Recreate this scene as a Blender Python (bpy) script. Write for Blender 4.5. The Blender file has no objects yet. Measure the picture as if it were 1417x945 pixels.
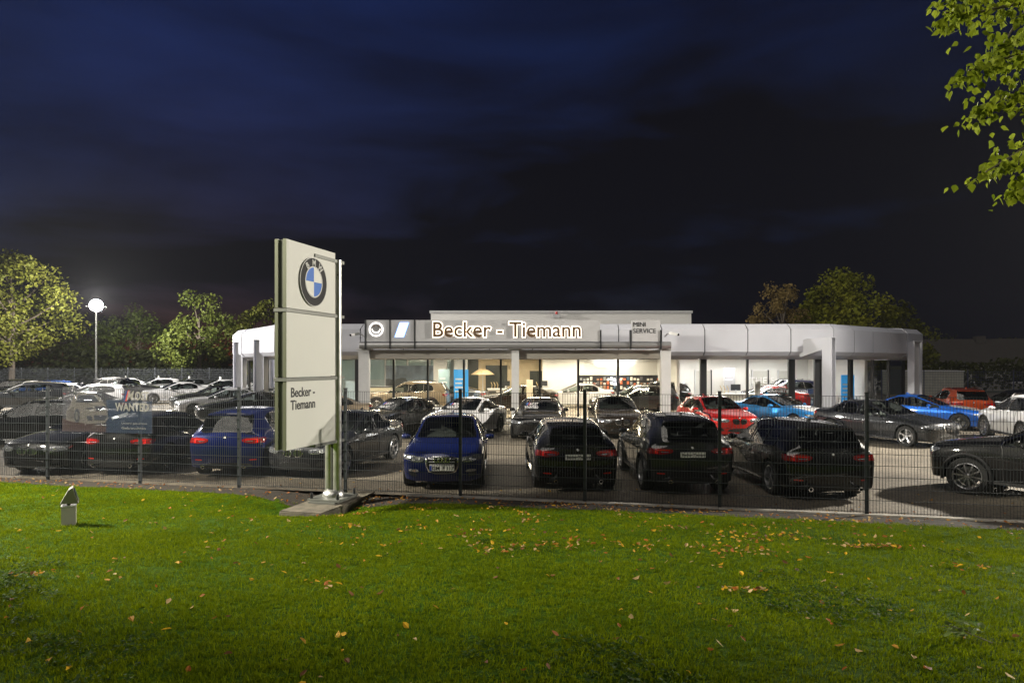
import bpy, bmesh, math, random
from mathutils import Vector, Matrix, noise
from mathutils.bvhtree import BVHTree
R_ = math.radians
PI = math.pi
rnd = random.Random(7)
scene = bpy.context.scene
COL = scene.collection

# ------------------------------------------------------------------ camera
FPX, CX, HY, CAMZ = 945.0, 708.5, 503.0, 2.67
cam_d = bpy.data.cameras.new('camera')
cam = bpy.data.objects.new('camera', cam_d)
COL.objects.link(cam)
cam.location = (0, 0, CAMZ)
cam.rotation_euler = (R_(90), 0, 0)
cam_d.sensor_width = 36
cam_d.lens = FPX / 1417 * 36
cam_d.shift_y = (HY - 472.5) / 1417
cam_d.clip_start = 0.1
cam_d.clip_end = 2000
scene.camera = cam

# ------------------------------------------------------------------ world (late dusk)
SUN_EL, SUN_AZ = -0.4, -22.0      # the sun has set, left of the view
world = bpy.data.worlds.new('World')
scene.world = world
world.use_nodes = True
wn, wl = world.node_tree.nodes, world.node_tree.links
wn.clear()
sky = wn.new('ShaderNodeTexSky')
sky.sky_type = 'NISHITA'
sky.sun_disc = False
sky.sun_elevation = R_(SUN_EL)
sky.sun_rotation = R_(SUN_AZ)
sky.air_density = 1.0
sky.dust_density = 0.3
sky.ozone_density = 4.0
geo = wn.new('ShaderNodeTexCoord')
mp = wn.new('ShaderNodeMapping')
mp.inputs['Scale'].default_value = (1.0, 1.0, 4.2)
mp.inputs['Location'].default_value = (0.35, 0.1, 0.2)
wl.new(geo.outputs['Generated'], mp.inputs['Vector'])
nz = wn.new('ShaderNodeTexNoise')
nz.inputs['Scale'].default_value = 2.1
nz.inputs['Detail'].default_value = 6
nz.inputs['Roughness'].default_value = 0.52
nz.inputs['Distortion'].default_value = 0.35
wl.new(mp.outputs['Vector'], nz.inputs['Vector'])
rp = wn.new('ShaderNodeValToRGB')
rp.color_ramp.elements[0].position = 0.30
rp.color_ramp.elements[0].color = (0, 0, 0, 1)
rp.color_ramp.elements[1].position = 0.86
rp.color_ramp.elements[1].color = (1, 1, 1, 1)
wl.new(nz.outputs['Fac'], rp.inputs['Fac'])
# the cloud deck thickens towards the horizon
sep = wn.new('ShaderNodeSeparateXYZ')
wl.new(geo.outputs['Generated'], sep.inputs['Vector'])
mr = wn.new('ShaderNodeMapRange')
mr.inputs['From Min'].default_value = 0.42
mr.inputs['From Max'].default_value = 0.12
wl.new(sep.outputs['Z'], mr.inputs['Value'])
mrx = wn.new('ShaderNodeMapRange')
mrx.inputs['From Min'].default_value = -0.45
mrx.inputs['From Max'].default_value = 0.75
mrx.inputs['To Min'].default_value = 0.0
mrx.inputs['To Max'].default_value = 1.2
wl.new(sep.outputs['X'], mrx.inputs['Value'])
ad0 = wn.new('ShaderNodeMath'); ad0.operation = 'ADD'
wl.new(mr.outputs['Result'], ad0.inputs[0]); wl.new(mrx.outputs['Result'], ad0.inputs[1])
ad = wn.new('ShaderNodeMath'); ad.operation = 'MULTIPLY_ADD'
ad.inputs[1].default_value = 0.50
wl.new(ad0.outputs[0], ad.inputs[0])
ad.use_clamp = True
wl.new(rp.outputs['Color'], ad.inputs[2])
mix = wn.new('ShaderNodeMix'); mix.data_type = 'RGBA'
mix.inputs['B'].default_value = (0.022, 0.023, 0.045, 1)
wl.new(ad.outputs[0], mix.inputs['Factor'])
SKY_GAIN = 1.0
hs = wn.new('ShaderNodeMix'); hs.data_type = 'RGBA'; hs.blend_type = 'MULTIPLY'
hs.inputs['Factor'].default_value = 1.0
hs.inputs['B'].default_value = (0.85, 0.70, 1.0, 1)
wl.new(sky.outputs['Color'], hs.inputs['A'])
wl.new(hs.outputs['Result'], mix.inputs['A'])
bg = wn.new('ShaderNodeBackground')
bg.inputs['Strength'].default_value = 0.115
wl.new(mix.outputs['Result'], bg.inputs['Color'])
wo = wn.new('ShaderNodeOutputWorld')
wl.new(bg.outputs['Background'], wo.inputs['Surface'])

# very soft fill added for street light, from behind and left of the camera
sun_d = bpy.data.lights.new('sun', 'SUN')
sun_d.energy = 0.7
sun_d.angle = R_(35)
sun_d.color = (1.0, 0.93, 0.82)
sun = bpy.data.objects.new('sun', sun_d)
COL.objects.link(sun)
sun.rotation_euler = (R_(40), 0, R_(-25))

vs = scene.view_settings
vs.view_transform = 'Standard'
vs.look = 'None'
vs.exposure = 0.2
vs.gamma = 1.0
vs.use_curve_mapping = False
scene.cycles.use_denoising = True
scene.cycles.max_bounces = 8
scene.cycles.transparent_max_bounces = 24
scene.cycles.transmission_bounces = 6
scene.cycles.glossy_bounces = 4
scene.cycles.diffuse_bounces = 3
scene.cycles.sample_clamp_indirect = 6
scene.cycles.caustics_reflective = False
scene.cycles.caustics_refractive = False

# ------------------------------------------------------------------ materials
MATS = {}
def mat(name, color=(0.5, 0.5, 0.5), rough=0.6, metal=0.0, coat=0.0, emit=None, estr=0.0, spec=0.5,
        trans=0.0, var=0.0, vscale=3.0, bump=0.0, bscale=40.0, alpha=1.0, subs=0.0):
    if name in MATS: return MATS[name]
    m = bpy.data.materials.new(name); m.use_nodes = True
    nt = m.node_tree; b = nt.nodes['Principled BSDF']
    b.inputs['Base Color'].default_value = (*color, 1)
    b.inputs['Roughness'].default_value = rough
    b.inputs['Metallic'].default_value = metal
    b.inputs['Specular IOR Level'].default_value = spec
    b.inputs['Coat Weight'].default_value = coat
    b.inputs['Coat Roughness'].default_value = 0.04
    b.inputs['Transmission Weight'].default_value = trans
    b.inputs['Alpha'].default_value = alpha
    if emit:
        b.inputs['Emission Color'].default_value = (*emit, 1)
        b.inputs['Emission Strength'].default_value = estr
    if var or bump:
        tc = nt.nodes.new('ShaderNodeTexCoord')
        n = nt.nodes.new('ShaderNodeTexNoise'); n.inputs['Scale'].default_value = vscale; n.inputs['Detail'].default_value = 6
        nt.links.new(tc.outputs['Object'], n.inputs['Vector'])
        if var:
            r = nt.nodes.new('ShaderNodeValToRGB')
            r.color_ramp.elements[0].position = 0.3; r.color_ramp.elements[1].position = 0.72
            r.color_ramp.elements[0].color = (*[c * (1 - var) for c in color], 1)
            r.color_ramp.elements[1].color = (*[min(1, c * (1 + var)) for c in color], 1)
            nt.links.new(n.outputs['Fac'], r.inputs['Fac'])
            nt.links.new(r.outputs['Color'], b.inputs['Base Color'])
            mr_ = nt.nodes.new('ShaderNodeMapRange')
            mr_.inputs['To Min'].default_value = max(0.03, rough - 0.12); mr_.inputs['To Max'].default_value = min(1, rough + 0.12)
            nt.links.new(n.outputs['Fac'], mr_.inputs['Value']); nt.links.new(mr_.outputs['Result'], b.inputs['Roughness'])
        if bump:
            n2 = nt.nodes.new('ShaderNodeTexNoise'); n2.inputs['Scale'].default_value = bscale; n2.inputs['Detail'].default_value = 4
            nt.links.new(tc.outputs['Object'], n2.inputs['Vector'])
            bp = nt.nodes.new('ShaderNodeBump'); bp.inputs['Strength'].default_value = bump; bp.inputs['Distance'].default_value = 0.02
            nt.links.new(n2.outputs['Fac'], bp.inputs['Height']); nt.links.new(bp.outputs['Normal'], b.inputs['Normal'])
    MATS[name] = m
    return m

def glass_mat(name, tint=(0.8, 0.9, 0.88), refl=1.0, rough=0.0):
    """thin pane: tinted see-through plus a fresnel mirror"""
    if name in MATS: return MATS[name]
    m = bpy.data.materials.new(name); m.use_nodes = True
    nt = m.node_tree; nt.nodes.clear()
    t = nt.nodes.new('ShaderNodeBsdfTransparent'); t.inputs['Color'].default_value = (*tint, 1)
    g = nt.nodes.new('ShaderNodeBsdfGlossy'); g.inputs['Roughness'].default_value = rough
    f = nt.nodes.new('ShaderNodeFresnel'); f.inputs['IOR'].default_value = 1.5
    mu = nt.nodes.new('ShaderNodeMath'); mu.operation = 'MULTIPLY'; mu.inputs[1].default_value = refl; mu.use_clamp = True
    x = nt.nodes.new('ShaderNodeMixShader'); o = nt.nodes.new('ShaderNodeOutputMaterial')
    nt.links.new(f.outputs['Fac'], mu.inputs[0]); nt.links.new(mu.outputs[0], x.inputs['Fac'])
    nt.links.new(t.outputs[0], x.inputs[1]); nt.links.new(g.outputs[0], x.inputs[2]); nt.links.new(x.outputs[0], o.inputs['Surface'])
    MATS[name] = m
    return m

def leaf_mat(name, c1, c2, transl=0.35, rough=0.5, scale=0.7, noise_space='Object'):
    if name in MATS: return MATS[name]
    m = bpy.data.materials.new(name); m.use_nodes = True
    nt = m.node_tree; b = nt.nodes['Principled BSDF']; out = nt.nodes['Material Output']
    tc = nt.nodes.new('ShaderNodeTexCoord'); n = nt.nodes.new('ShaderNodeTexNoise')
    n.inputs['Scale'].default_value = scale; n.inputs['Detail'].default_value = 5
    gm = nt.nodes.new('ShaderNodeNewGeometry')
    oi = nt.nodes.new('ShaderNodeObjectInfo')
    nt.links.new(gm.outputs['Position'], n.inputs['Vector'])
    a1 = nt.nodes.new('ShaderNodeMath'); a1.operation = 'MULTIPLY_ADD'; a1.inputs[1].default_value = 0.5
    nt.links.new(gm.outputs['Random Per Island'], a1.inputs[0]); 
    a0 = nt.nodes.new('ShaderNodeMath'); a0.operation = 'MULTIPLY_ADD'; a0.inputs[1].default_value = 1.1; a0.inputs[2].default_value = -0.35
    nt.links.new(n.outputs['Fac'], a0.inputs[0]); nt.links.new(a0.outputs[0], a1.inputs[2])
    a2 = nt.nodes.new('ShaderNodeMath'); a2.operation = 'MULTIPLY_ADD'; a2.inputs[1].default_value = 0.25; a2.use_clamp = True
    nt.links.new(oi.outputs['Random'], a2.inputs[0]); nt.links.new(a1.outputs[0], a2.inputs[2])
    mx = nt.nodes.new('ShaderNodeMix'); mx.data_type = 'RGBA'
    mx.inputs['A'].default_value = (*c1, 1); mx.inputs['B'].default_value = (*c2, 1)
    nt.links.new(a2.outputs[0], mx.inputs['Factor'])
    nt.links.new(mx.outputs['Result'], b.inputs['Base Color'])
    b.inputs['Roughness'].default_value = rough
    b.inputs['Specular IOR Level'].default_value = 0.12
    tr = nt.nodes.new('ShaderNodeBsdfTranslucent'); nt.links.new(mx.outputs['Result'], tr.inputs['Color'])
    ms = nt.nodes.new('ShaderNodeMixShader'); ms.inputs['Fac'].default_value = transl
    nt.links.new(b.outputs[0], ms.inputs[1]); nt.links.new(tr.outputs[0], ms.inputs[2]); nt.links.new(ms.outputs[0], out.inputs['Surface'])
    MATS[name] = m
    return m

def emit_mat(name, color, strength):
    return mat(name, color, 0.5, emit=color, estr=strength)

# ------------------------------------------------------------------ mesh helpers
class MB:
    """collects simple shapes; build() links them as ONE mesh object"""
    def __init__(s): s.v = []; s.f = []; s.m = []; s.mi = 0
    def quadmesh(s, vs_, fs):
        o = len(s.v); s.v += [tuple(v) for v in vs_]
        for f in fs: s.f.append([i + o for i in f]); s.m.append(s.mi)
        return s
    def box(s, x0, x1, y0, y1, z0, z1):
        return s.quadmesh([(x0,y0,z0),(x1,y0,z0),(x1,y1,z0),(x0,y1,z0),(x0,y0,z1),(x1,y0,z1),(x1,y1,z1),(x0,y1,z1)],
            [(0,3,2,1),(4,5,6,7),(0,1,5,4),(1,2,6,5),(2,3,7,6),(3,0,4,7)])
    def cbox(s, c, d): return s.box(c[0]-d[0]/2, c[0]+d[0]/2, c[1]-d[1]/2, c[1]+d[1]/2, c[2]-d[2]/2, c[2]+d[2]/2)
    def beam(s, a, b, w, h, up=(0, 0, 1)):
        a = Vector(a); b = Vector(b); d = (b - a).normalized(); u = Vector(up)
        if abs(d.dot(u)) > 0.98: u = Vector((1, 0, 0))
        r = d.cross(u).normalized(); u = r.cross(d).normalized()
        vs_ = []
        for p in (a, b):
            for sx, sz in ((-1,-1),(1,-1),(1,1),(-1,1)): vs_.append(p + r*(sx*w/2) + u*(sz*h/2))
        return s.quadmesh(vs_, [(3,2,1,0),(4,5,6,7),(0,1,5,4),(1,2,6,5),(2,3,7,6),(3,0,4,7)])
    def tube(s, pts, rad, n=8, caps=True):
        pts = [Vector(p) for p in pts]
        if not hasattr(rad, '__len__'): rad = [rad]*len(pts)
        rings = []; vs_ = []
        prev = None
        for i, p in enumerate(pts):
            d = (pts[min(i+1, len(pts)-1)] - pts[max(i-1, 0)]).normalized()
            u = Vector((0,0,1)) if abs(d.z) < 0.95 else Vector((1,0,0))
            if prev is not None: 
                r = (prev - d*prev.dot(d)).normalized()
            else: r = d.cross(u).normalized()
            prev = r
            q = d.cross(r)
            for k in range(n):
                a = 2*PI*k/n; vs_.append(p + (r*math.cos(a) + q*math.sin(a))*rad[i])
        fs = []
        for i in range(len(pts)-1):
            for k in range(n): fs.append((i*n+k, i*n+(k+1)%n, (i+1)*n+(k+1)%n, (i+1)*n+k))
        if caps: fs.append(tuple(range(n-1,-1,-1))); fs.append(tuple((len(pts)-1)*n+k for k in range(n)))
        return s.quadmesh(vs_, fs)
    def lathe(s, prof, n=24, axis='y', c=(0,0,0)):
        """prof: (radius, offset along axis)"""
        vs_ = []
        for r, o in prof:
            for k in range(n):
                a = 2*PI*k/n; x, z = r*math.cos(a), r*math.sin(a)
                p = {'y': (x, o, z), 'z': (x, z, o), 'x': (o, x, z)}[axis]
                vs_.append((p[0]+c[0], p[1]+c[1], p[2]+c[2]))
        fs = []
        for i in range(len(prof)-1):
            for k in range(n): fs.append((i*n+k, i*n+(k+1)%n, (i+1)*n+(k+1)%n, (i+1)*n+k))
        return s.quadmesh(vs_, fs)
    def prism(s, poly, axis, a0, a1):
        """poly: 2-D outline; axis 'y': (x,z), 'x': (y,z), 'z': (x,y)"""
        def P(p, t): return {'y': (p[0], t, p[1]), 'x': (t, p[0], p[1]), 'z': (p[0], p[1], t)}[axis]
        n = len(poly)
        vs_ = [P(p, a0) for p in poly] + [P(p, a1) for p in poly]
        fs = [tuple(range(n-1,-1,-1)), tuple(range(n, 2*n))] + [(i, (i+1)%n, n+(i+1)%n, n+i) for i in range(n)]
        return s.quadmesh(vs_, fs)
    def mesh(s, name, mats, smooth=False, angle=35, xform=None):
        me = bpy.data.meshes.new(name)
        me.from_pydata([(xform @ Vector(v))[:] for v in s.v] if xform else s.v, [], s.f)
        for m_ in (mats if isinstance(mats, (list, tuple)) else [mats]): me.materials.append(m_)
        me.polygons.foreach_set('material_index', s.m)
        fix_normals(me)
        if smooth: smooth_mesh(me, angle)
        return me
    def build(s, name, mats, parent=None, smooth=False, angle=35, loc=None, rotz=0):
        return link(name, s.mesh(name, mats, smooth, angle), parent, loc, rotz)

def fix_normals(me):
    bm = bmesh.new(); bm.from_mesh(me)
    bmesh.ops.recalc_face_normals(bm, faces=bm.faces)
    bm.to_mesh(me); bm.free(); me.update()
def smooth_mesh(me, angle=35):
    me.polygons.foreach_set('use_smooth', [True]*len(me.polygons))
    me.set_sharp_from_angle(angle=R_(angle))
def link(name, data, parent=None, loc=None, rotz=0):
    o = bpy.data.objects.new(name, data); COL.objects.link(o)
    if parent is not None: o.parent = parent
    if loc is not None: o.location = loc
    if rotz: o.rotation_euler = (0, 0, rotz)
    return o
def tag(o, label=None, cat=None, group=None, kind=None):
    if label: o['label'] = label
    if cat: o['category'] = cat
    if group: o['group'] = group
    if kind: o['kind'] = kind
    return o
def thing(name, label, cat, loc=(0,0,0), rotz=0, group=None):
    return tag(link(name, None, None, loc, rotz), label, cat, group)
def struct(o): o['kind'] = 'structure'; return o

def text_mesh(s, size, extrude=0.0, offset=0.0, align='LEFT', res=3, space=1.0, bold=0.0):
    cu = bpy.data.curves.new('txt', 'FONT'); cu.body = s; cu.size = size; cu.extrude = extrude
    cu.offset = offset; cu.align_x = align; cu.resolution_u = res; cu.space_character = space
    ob = bpy.data.objects.new('txt', cu); COL.objects.link(ob)
    dg = bpy.context.evaluated_depsgraph_get()
    me = bpy.data.meshes.new_from_object(ob.evaluated_get(dg))
    bpy.data.objects.remove(ob); bpy.data.curves.remove(cu)
    me.materials.clear()
    return me
def text_obj(name, s, size, m, parent, M, extrude=0.0, offset=0.0, align='LEFT', sx=1.0, space=1.0):
    """text lying in the local XY plane, moved by matrix M"""
    me = text_mesh(s, size, extrude, offset, align, space=space)
    for v in me.vertices: v.co.x *= sx
    me.transform(M); me.materials.append(m)
    return link(name, me, parent)
UPRIGHT = Matrix.Rotation(R_(90), 4, 'X')          # text faces -Y
def P3(x, y, z=0.0):                                # ground position seen at a pixel of the photograph
    d = FPX*(CAMZ - z)/(y - HY); return ((x-CX)/FPX*d, d, z)
def XD(x, d): return (x-CX)/FPX*d
# ------------------------------------------------------------------ shared materials
M_WHITE = mat('white_panel', (0.48, 0.49, 0.55), 0.45, var=0.05, vscale=0.8)
M_WHITEWALL = mat('white_wall', (0.72, 0.71, 0.69), 0.7, var=0.05, vscale=0.7)
M_BEIGE = mat('beige_wall', (0.56, 0.46, 0.31), 0.7, var=0.06)
M_BLACK = mat('black_metal', (0.018, 0.02, 0.023), 0.4, 0.0)
M_STEEL = mat('brushed_aluminium', (0.62, 0.62, 0.60), 0.32, 0.85, var=0.08, vscale=6)
M_LSTEEL = mat('painted_steel', (0.55, 0.55, 0.56), 0.42, 0.1, var=0.06)
M_CONC = mat('concrete', (0.33, 0.31, 0.28), 0.9, var=0.28, vscale=5, bump=0.5, bscale=50)
M_SIGNGREY = mat('sign_grey', (0.40, 0.40, 0.42), 0.5, var=0.05)
M_WARMGREY = mat('canopy_soffit', (0.42, 0.39, 0.35), 0.55, var=0.08, vscale=0.6)
M_FENCE = mat('fence_coating', (0.035, 0.04, 0.045), 0.45, 0.2)
M_FENCEGREY = mat('fence_galvanised', (0.10, 0.11, 0.125), 0.5, 0.3)
M_CLEAR = glass_mat('showroom_glass', (0.93, 0.96, 0.95), 1.0)

# ------------------------------------------------------------------ the setting: ground, lot, lawn
FX0, FY0, FK = 6.18, 11.9, 0.2218                   # fence line  Y = FY0 + (FX0 - X) * FK
def fence_y(x): return FY0 + (FX0 - x)*FK
FN = math.sqrt(1 + FK*FK)
def lawn_z(x, y):
    s = (fence_y(x) - y)/FN
    if s <= 0: return 0.0
    z = 0.082*s if s > 1.0 else 0.082*s*s*0.5 + 0.041*s
    z -= 0.36*math.exp(-((x+3.72)**2 + (y-12.65)**2)/1.35)
    return z + 0.05*(noise.noise(Vector((x*0.23, y*0.23, 1.7))))*min(1, s/3)

# lot paving: concrete block paving as material (blocks are a few pixels at most)
def paving_mat():
    m = bpy.data.materials.new('block_paving'); m.use_nodes = True
    nt = m.node_tree; b = nt.nodes['Principled BSDF']; N = nt.nodes.new; Lk = nt.links.new
    tc = N('ShaderNodeTexCoord'); mpg = N('ShaderNodeMapping'); mpg.inputs['Rotation'].default_value = (0, 0, R_(12))
    Lk(tc.outputs['Object'], mpg.inputs['Vector'])
    br = N('ShaderNodeTexBrick'); br.inputs['Scale'].default_value = 1.0
    br.inputs['Brick Width'].default_value = 0.22; br.inputs['Row Height'].default_value = 0.13
    br.inputs['Mortar Size'].default_value = 0.008; br.inputs['Mortar Smooth'].default_value = 0.3; br.inputs['Bias'].default_value = 0.0
    br.inputs['Color1'].default_value = (0.165, 0.142, 0.112, 1); br.inputs['Color2'].default_value = (0.225, 0.195, 0.152, 1)
    br.inputs['Mortar'].default_value = (0.05, 0.045, 0.035, 1)
    Lk(mpg.outputs['Vector'], br.inputs['Vector'])
    n = N('ShaderNodeTexNoise'); n.inputs['Scale'].default_value = 0.35; n.inputs['Detail'].default_value = 8
    Lk(tc.outputs['Object'], n.inputs['Vector'])
    r = N('ShaderNodeValToRGB'); r.color_ramp.elements[0].position = 0.35; r.color_ramp.elements[1].position = 0.7
    r.color_ramp.elements[0].color = (0.62, 0.62, 0.62, 1); r.color_ramp.elements[1].color = (1.1, 1.08, 1.05, 1)
    Lk(n.outputs['Fac'], r.inputs['Fac'])
    mx = N('ShaderNodeMix'); mx.data_type = 'RGBA'; mx.blend_type = 'MULTIPLY'; mx.inputs['Factor'].default_value = 1
    Lk(br.outputs['Color'], mx.inputs['A']); Lk(r.outputs['Color'], mx.inputs['B'])
    Lk(mx.outputs['Result'], b.inputs['Base Color'])
    bp = N('ShaderNodeBump'); bp.inputs['Strength'].default_value = 0.6; bp.inputs['Distance'].default_value = 0.01
    inv = N('ShaderNodeMath'); inv.operation = 'SUBTRACT'; inv.inputs[0].default_value = 1
    Lk(br.outputs['Fac'], inv.inputs[1]); Lk(inv.outputs[0], bp.inputs['Height']); Lk(bp.outputs['Normal'], b.inputs['Normal'])
    mr_ = N('ShaderNodeMapRange'); mr_.inputs['To Min'].default_value = 0.45; mr_.inputs['To Max'].default_value = 0.8
    Lk(n.outputs['Fac'], mr_.inputs['Value']); Lk(mr_.outputs['Result'], b.inputs['Roughness'])
    return m
struct(MB().quadmesh([(-900,-300,-0.4),(900,-300,-0.4),(900,1500,-0.4),(-900,1500,-0.4)], [(0,1,2,3)]).build('ground', mat('dark_soil', (0.035, 0.04, 0.022), 0.95, var=0.4)))
lot = MB()
lot.quadmesh([(-60, fence_y(-60)+0.1, 0), (45, fence_y(45)+0.1, 0), (45, 62, 0), (-60, 62, 0)], [(0,1,2,3)])
struct(lot.build('parking_lot', paving_mat()))

def grass_ground_mat():
    m = bpy.data.materials.new('lawn_soil'); m.use_nodes = True
    nt = m.node_tree; b = nt.nodes['Principled BSDF']; N = nt.nodes.new; Lk = nt.links.new
    tc = N('ShaderNodeTexCoord')
    n = N('ShaderNodeTexNoise'); n.inputs['Scale'].default_value = 22; n.inputs['Detail'].default_value = 8; n.inputs['Roughness'].default_value = 0.7
    Lk(tc.outputs['Object'], n.inputs['Vector'])
    n2 = N('ShaderNodeTexNoise'); n2.inputs['Scale'].default_value = 0.9; n2.inputs['Detail'].default_value = 5
    Lk(tc.outputs['Object'], n2.inputs['Vector'])
    r = N('ShaderNodeValToRGB'); r.color_ramp.elements[0].position = 0.3; r.color_ramp.elements[1].position = 0.7
    r.color_ramp.elements[0].color = (0.016, 0.034, 0.001, 1); r.color_ramp.elements[1].color = (0.055, 0.12, 0.002, 1)
    Lk(n.outputs['Fac'], r.inputs['Fac'])
    r2 = N('ShaderNodeValToRGB'); r2.color_ramp.elements[0].position = 0.35; r2.color_ramp.elements[1].position = 0.7
    r2.color_ramp.elements[0].color = (0.75, 0.85, 0.7, 1); r2.color_ramp.elements[1].color = (1.25, 1.1, 1.0, 1)
    Lk(n2.outputs['Fac'], r2.inputs['Fac'])
    mx = N('ShaderNodeMix'); mx.data_type = 'RGBA'; mx.blend_type = 'MULTIPLY'; mx.inputs['Factor'].default_value = 1
    Lk(r.outputs['Color'], mx.inputs['A']); Lk(r2.outputs['Color'], mx.inputs['B'])
    Lk(mx.outputs['Result'], b.inputs['Base Color']); b.inputs['Roughness'].default_value = 0.9; b.inputs['Specular IOR Level'].default_value = 0.05
    bp = N('ShaderNodeBump'); bp.inputs['Strength'].default_value = 1.0; bp.inputs['Distance'].default_value = 0.04
    Lk(n.outputs['Fac'], bp.inputs['Height']); Lk(bp.outputs['Normal'], b.inputs['Normal'])
    return m
# lawn: a sloping sheet from the fence towards (and behind) the camera
vs_, fs_, dens = [], [], []
NXL, NSL = 90, 44
for j in range(NSL+1):
    s = -0.02 + 24.0*(j/NSL)**1.15
    for i in range(NXL+1):
        x = -30 + 60*i/NXL
        y = fence_y(x) - 0.17 - s*FN if j else fence_y(x) - 0.15
        vs_.append((x, y, lawn_z(x, y) + 0.012))
for j in range(NSL):
    for i in range(NXL):
        a = j*(NXL+1)+i; fs_.append((a, a+1, a+NXL+2, a+NXL+1))
lawn = MB().quadmesh(vs_, fs_).build('lawn', grass_ground_mat(), smooth=True)
struct(lawn)
for p in lawn.data.polygons:
    if p.normal.z < 0: p.flip()
# concrete edging under the fence, one stone after another
edging = tag(link('concrete_edging', None), 'pale concrete edging strip under the mesh fence along the lawn', 'edging')
k = 0; x = 14.0
em = MB().box(-0.495, 0.495, -0.055, 0.055, -0.12, 0.06).mesh('edging_stone', M_CONC)
while x > -2.2:
    o = link('edging_stone', em, edging, (x, fence_y(x)-0.02, 0.0), -math.atan(FK)); x -= 1.0/FN; k += 1
# bare soil along the fence
sv, sf = [], []
for i in range(81):
    x = -24 + 40*i/80
    for t in (0.06, 0.40, 0.85 + 0.22*noise.noise(Vector((x*0.9, 0, 0)))):
        y = fence_y(x) - t*FN; sv.append((x, y, lawn_z(x, y)+0.028 - (0.012 if t > 0.5 else 0)))
for i in range(80):
    for j in range(2): a = i*3+j; sf.append((a, a+1, a+4, a+3))
so = struct(MB().quadmesh(sv, sf).build('soil_strip', mat('leafy_soil', (0.016, 0.011, 0.006), 0.95, var=0.45, vscale=9, bump=0.8, bscale=30), smooth=True))

# ------------------------------------------------------------------ masts with floodlights
M_LAMP = emit_mat('floodlight_lens', (1.0, 0.96, 0.88), 900)
def mast(label, loc, h, power, aim, cone=150, blend=0.6, color=(1.0, 0.95, 0.86), size=0.35, heads=3, round_head=False):
    t = thing('floodlight_mast', label, 'floodlight', loc, 0, 'floodlight masts')
    mb = MB().tube([(0,0,0),(0,0,0.6),(0,0,h-0.1)], [0.11,0.10,0.06], 10); mb.build('pole', M_STEEL, t, True)
    MB().box(-0.2,0.2,-0.2,0.2,0,0.03).build('base_plate', M_STEEL, t)
    d = Vector((aim[0]-loc[0], aim[1]-loc[1], 0)).normalized(); r = Vector((-d.y, d.x, 0))
    MB().beam(r*-0.75+Vector((0,0,h)), r*0.75+Vector((0,0,h)), 0.08, 0.08).build('crossarm', M_STEEL, t)
    ang = math.atan2(d.y, d.x)
    if round_head:
        c = Vector((0,0,h+0.10)) + d*0.10; cd = Vector((-loc[0], -loc[1], 0)).normalized()
        tilt = Matrix.Translation(c) @ Matrix.Rotation(math.atan2(cd.y, cd.x), 4, 'Z') @ Matrix.Rotation(R_(12), 4, 'Y')
        hd = link('lamp_head', MB().lathe([(0.0,-0.22),(0.22,-0.20),(0.50,0.0),(0.54,0.06),(0.50,0.06)], 28, 'x').mesh('lamp_head', M_STEEL, True, xform=tilt), t)
        link('lens', MB().lathe([(0.0,0.10),(0.25,0.085),(0.49,0.05)], 28, 'x').mesh('lens', M_LAMP, True, xform=tilt), hd); heads = 0
        tilt2 = Matrix.Translation(c - d*0.1 - cd*0.55) @ Matrix.Rotation(math.atan2(cd.y, cd.x)+PI, 4, 'Z') @ Matrix.Rotation(R_(12), 4, 'Y')
        hd = link('lamp_head', MB().lathe([(0.0,-0.22),(0.20,-0.20),(0.40,0.0),(0.43,0.06),(0.40,0.06)], 28, 'x').mesh('lamp_head', M_STEEL, True, xform=tilt2), t)
        link('lens', MB().lathe([(0.0,0.10),(0.20,0.085),(0.39,0.05)], 28, 'x').mesh('lens', M_LAMP, True, xform=tilt2), hd)
    for k in range(heads):
        c = r*((k-(heads-1)/2)*0.62) + Vector((0,0,h+0.12)) + d*0.12
        tilt = Matrix.Translation(c) @ Matrix.Rotation(ang, 4, 'Z') @ Matrix.Rotation(R_(20), 4, 'Y')
        me = MB().quadmesh([(-.08,-.15,-.12),(-.08,.15,-.12),(-.08,.15,.12),(-.08,-.15,.12),(.08,-.24,-.2),(.08,.24,-.2),(.08,.24,.2),(.08,-.24,.2)],
            [(0,1,2,3),(0,4,5,1),(1,5,6,2),(2,6,7,3),(3,7,4,0)]).mesh('lamp_head', M_STEEL, xform=tilt)
        hd = link('lamp_head', me, t)
        le = MB().box(.075,.083,-.225,.225,-.185,.185).mesh('lens', M_LAMP, xform=tilt)
        link('lens', le, hd)
    ld = bpy.data.lights.new('floodlight_beam', 'SPOT' if cone < 180 else 'POINT'); ld.energy = power
    if cone < 180: ld.spot_size = R_(cone); ld.spot_blend = blend
    ld.shadow_soft_size = size; ld.color = color
    lo = bpy.data.objects.new('floodlight_beam', ld); COL.objects.link(lo); lo.parent = t
    src = Vector((0,0,h+0.15)) + d*0.35 if not round_head else Vector((0,0,h+0.72)); lo.location = src
    v = Vector(aim) - Vector(loc) - src; lo.rotation_euler = v.to_track_quat('-Z', 'Y').to_euler()
    return t
mast('tall slim steel mast with glaring floodlights at the back of the lot', (XD(133, 58), 58, 0), 7.5, 22000, (-12, 22, 0), cone=360, round_head=True)
mast('floodlight mast at the left side of the lot beyond the rows of silver cars', (-33.5, 33.0, 0), 9.0, 42000, (-17, 40, 0), cone=130, blend=0.8)
mast('floodlight mast standing past the edge of the lot beside the parked SUV', (24.0, 21.5, 0), 9.0, 30000, (5, 13.0, 0), cone=150, blend=0.9, color=(1.0, 0.92, 0.78))
mast('floodlight mast at the street end of the lawn, left of the parked cars', (-17.0, 11.0, 0.5), 9.0, 24500, (1.0, 12.0, 0), cone=116, blend=0.8, color=(1.0, 0.93, 0.75), size=0.7)
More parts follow.
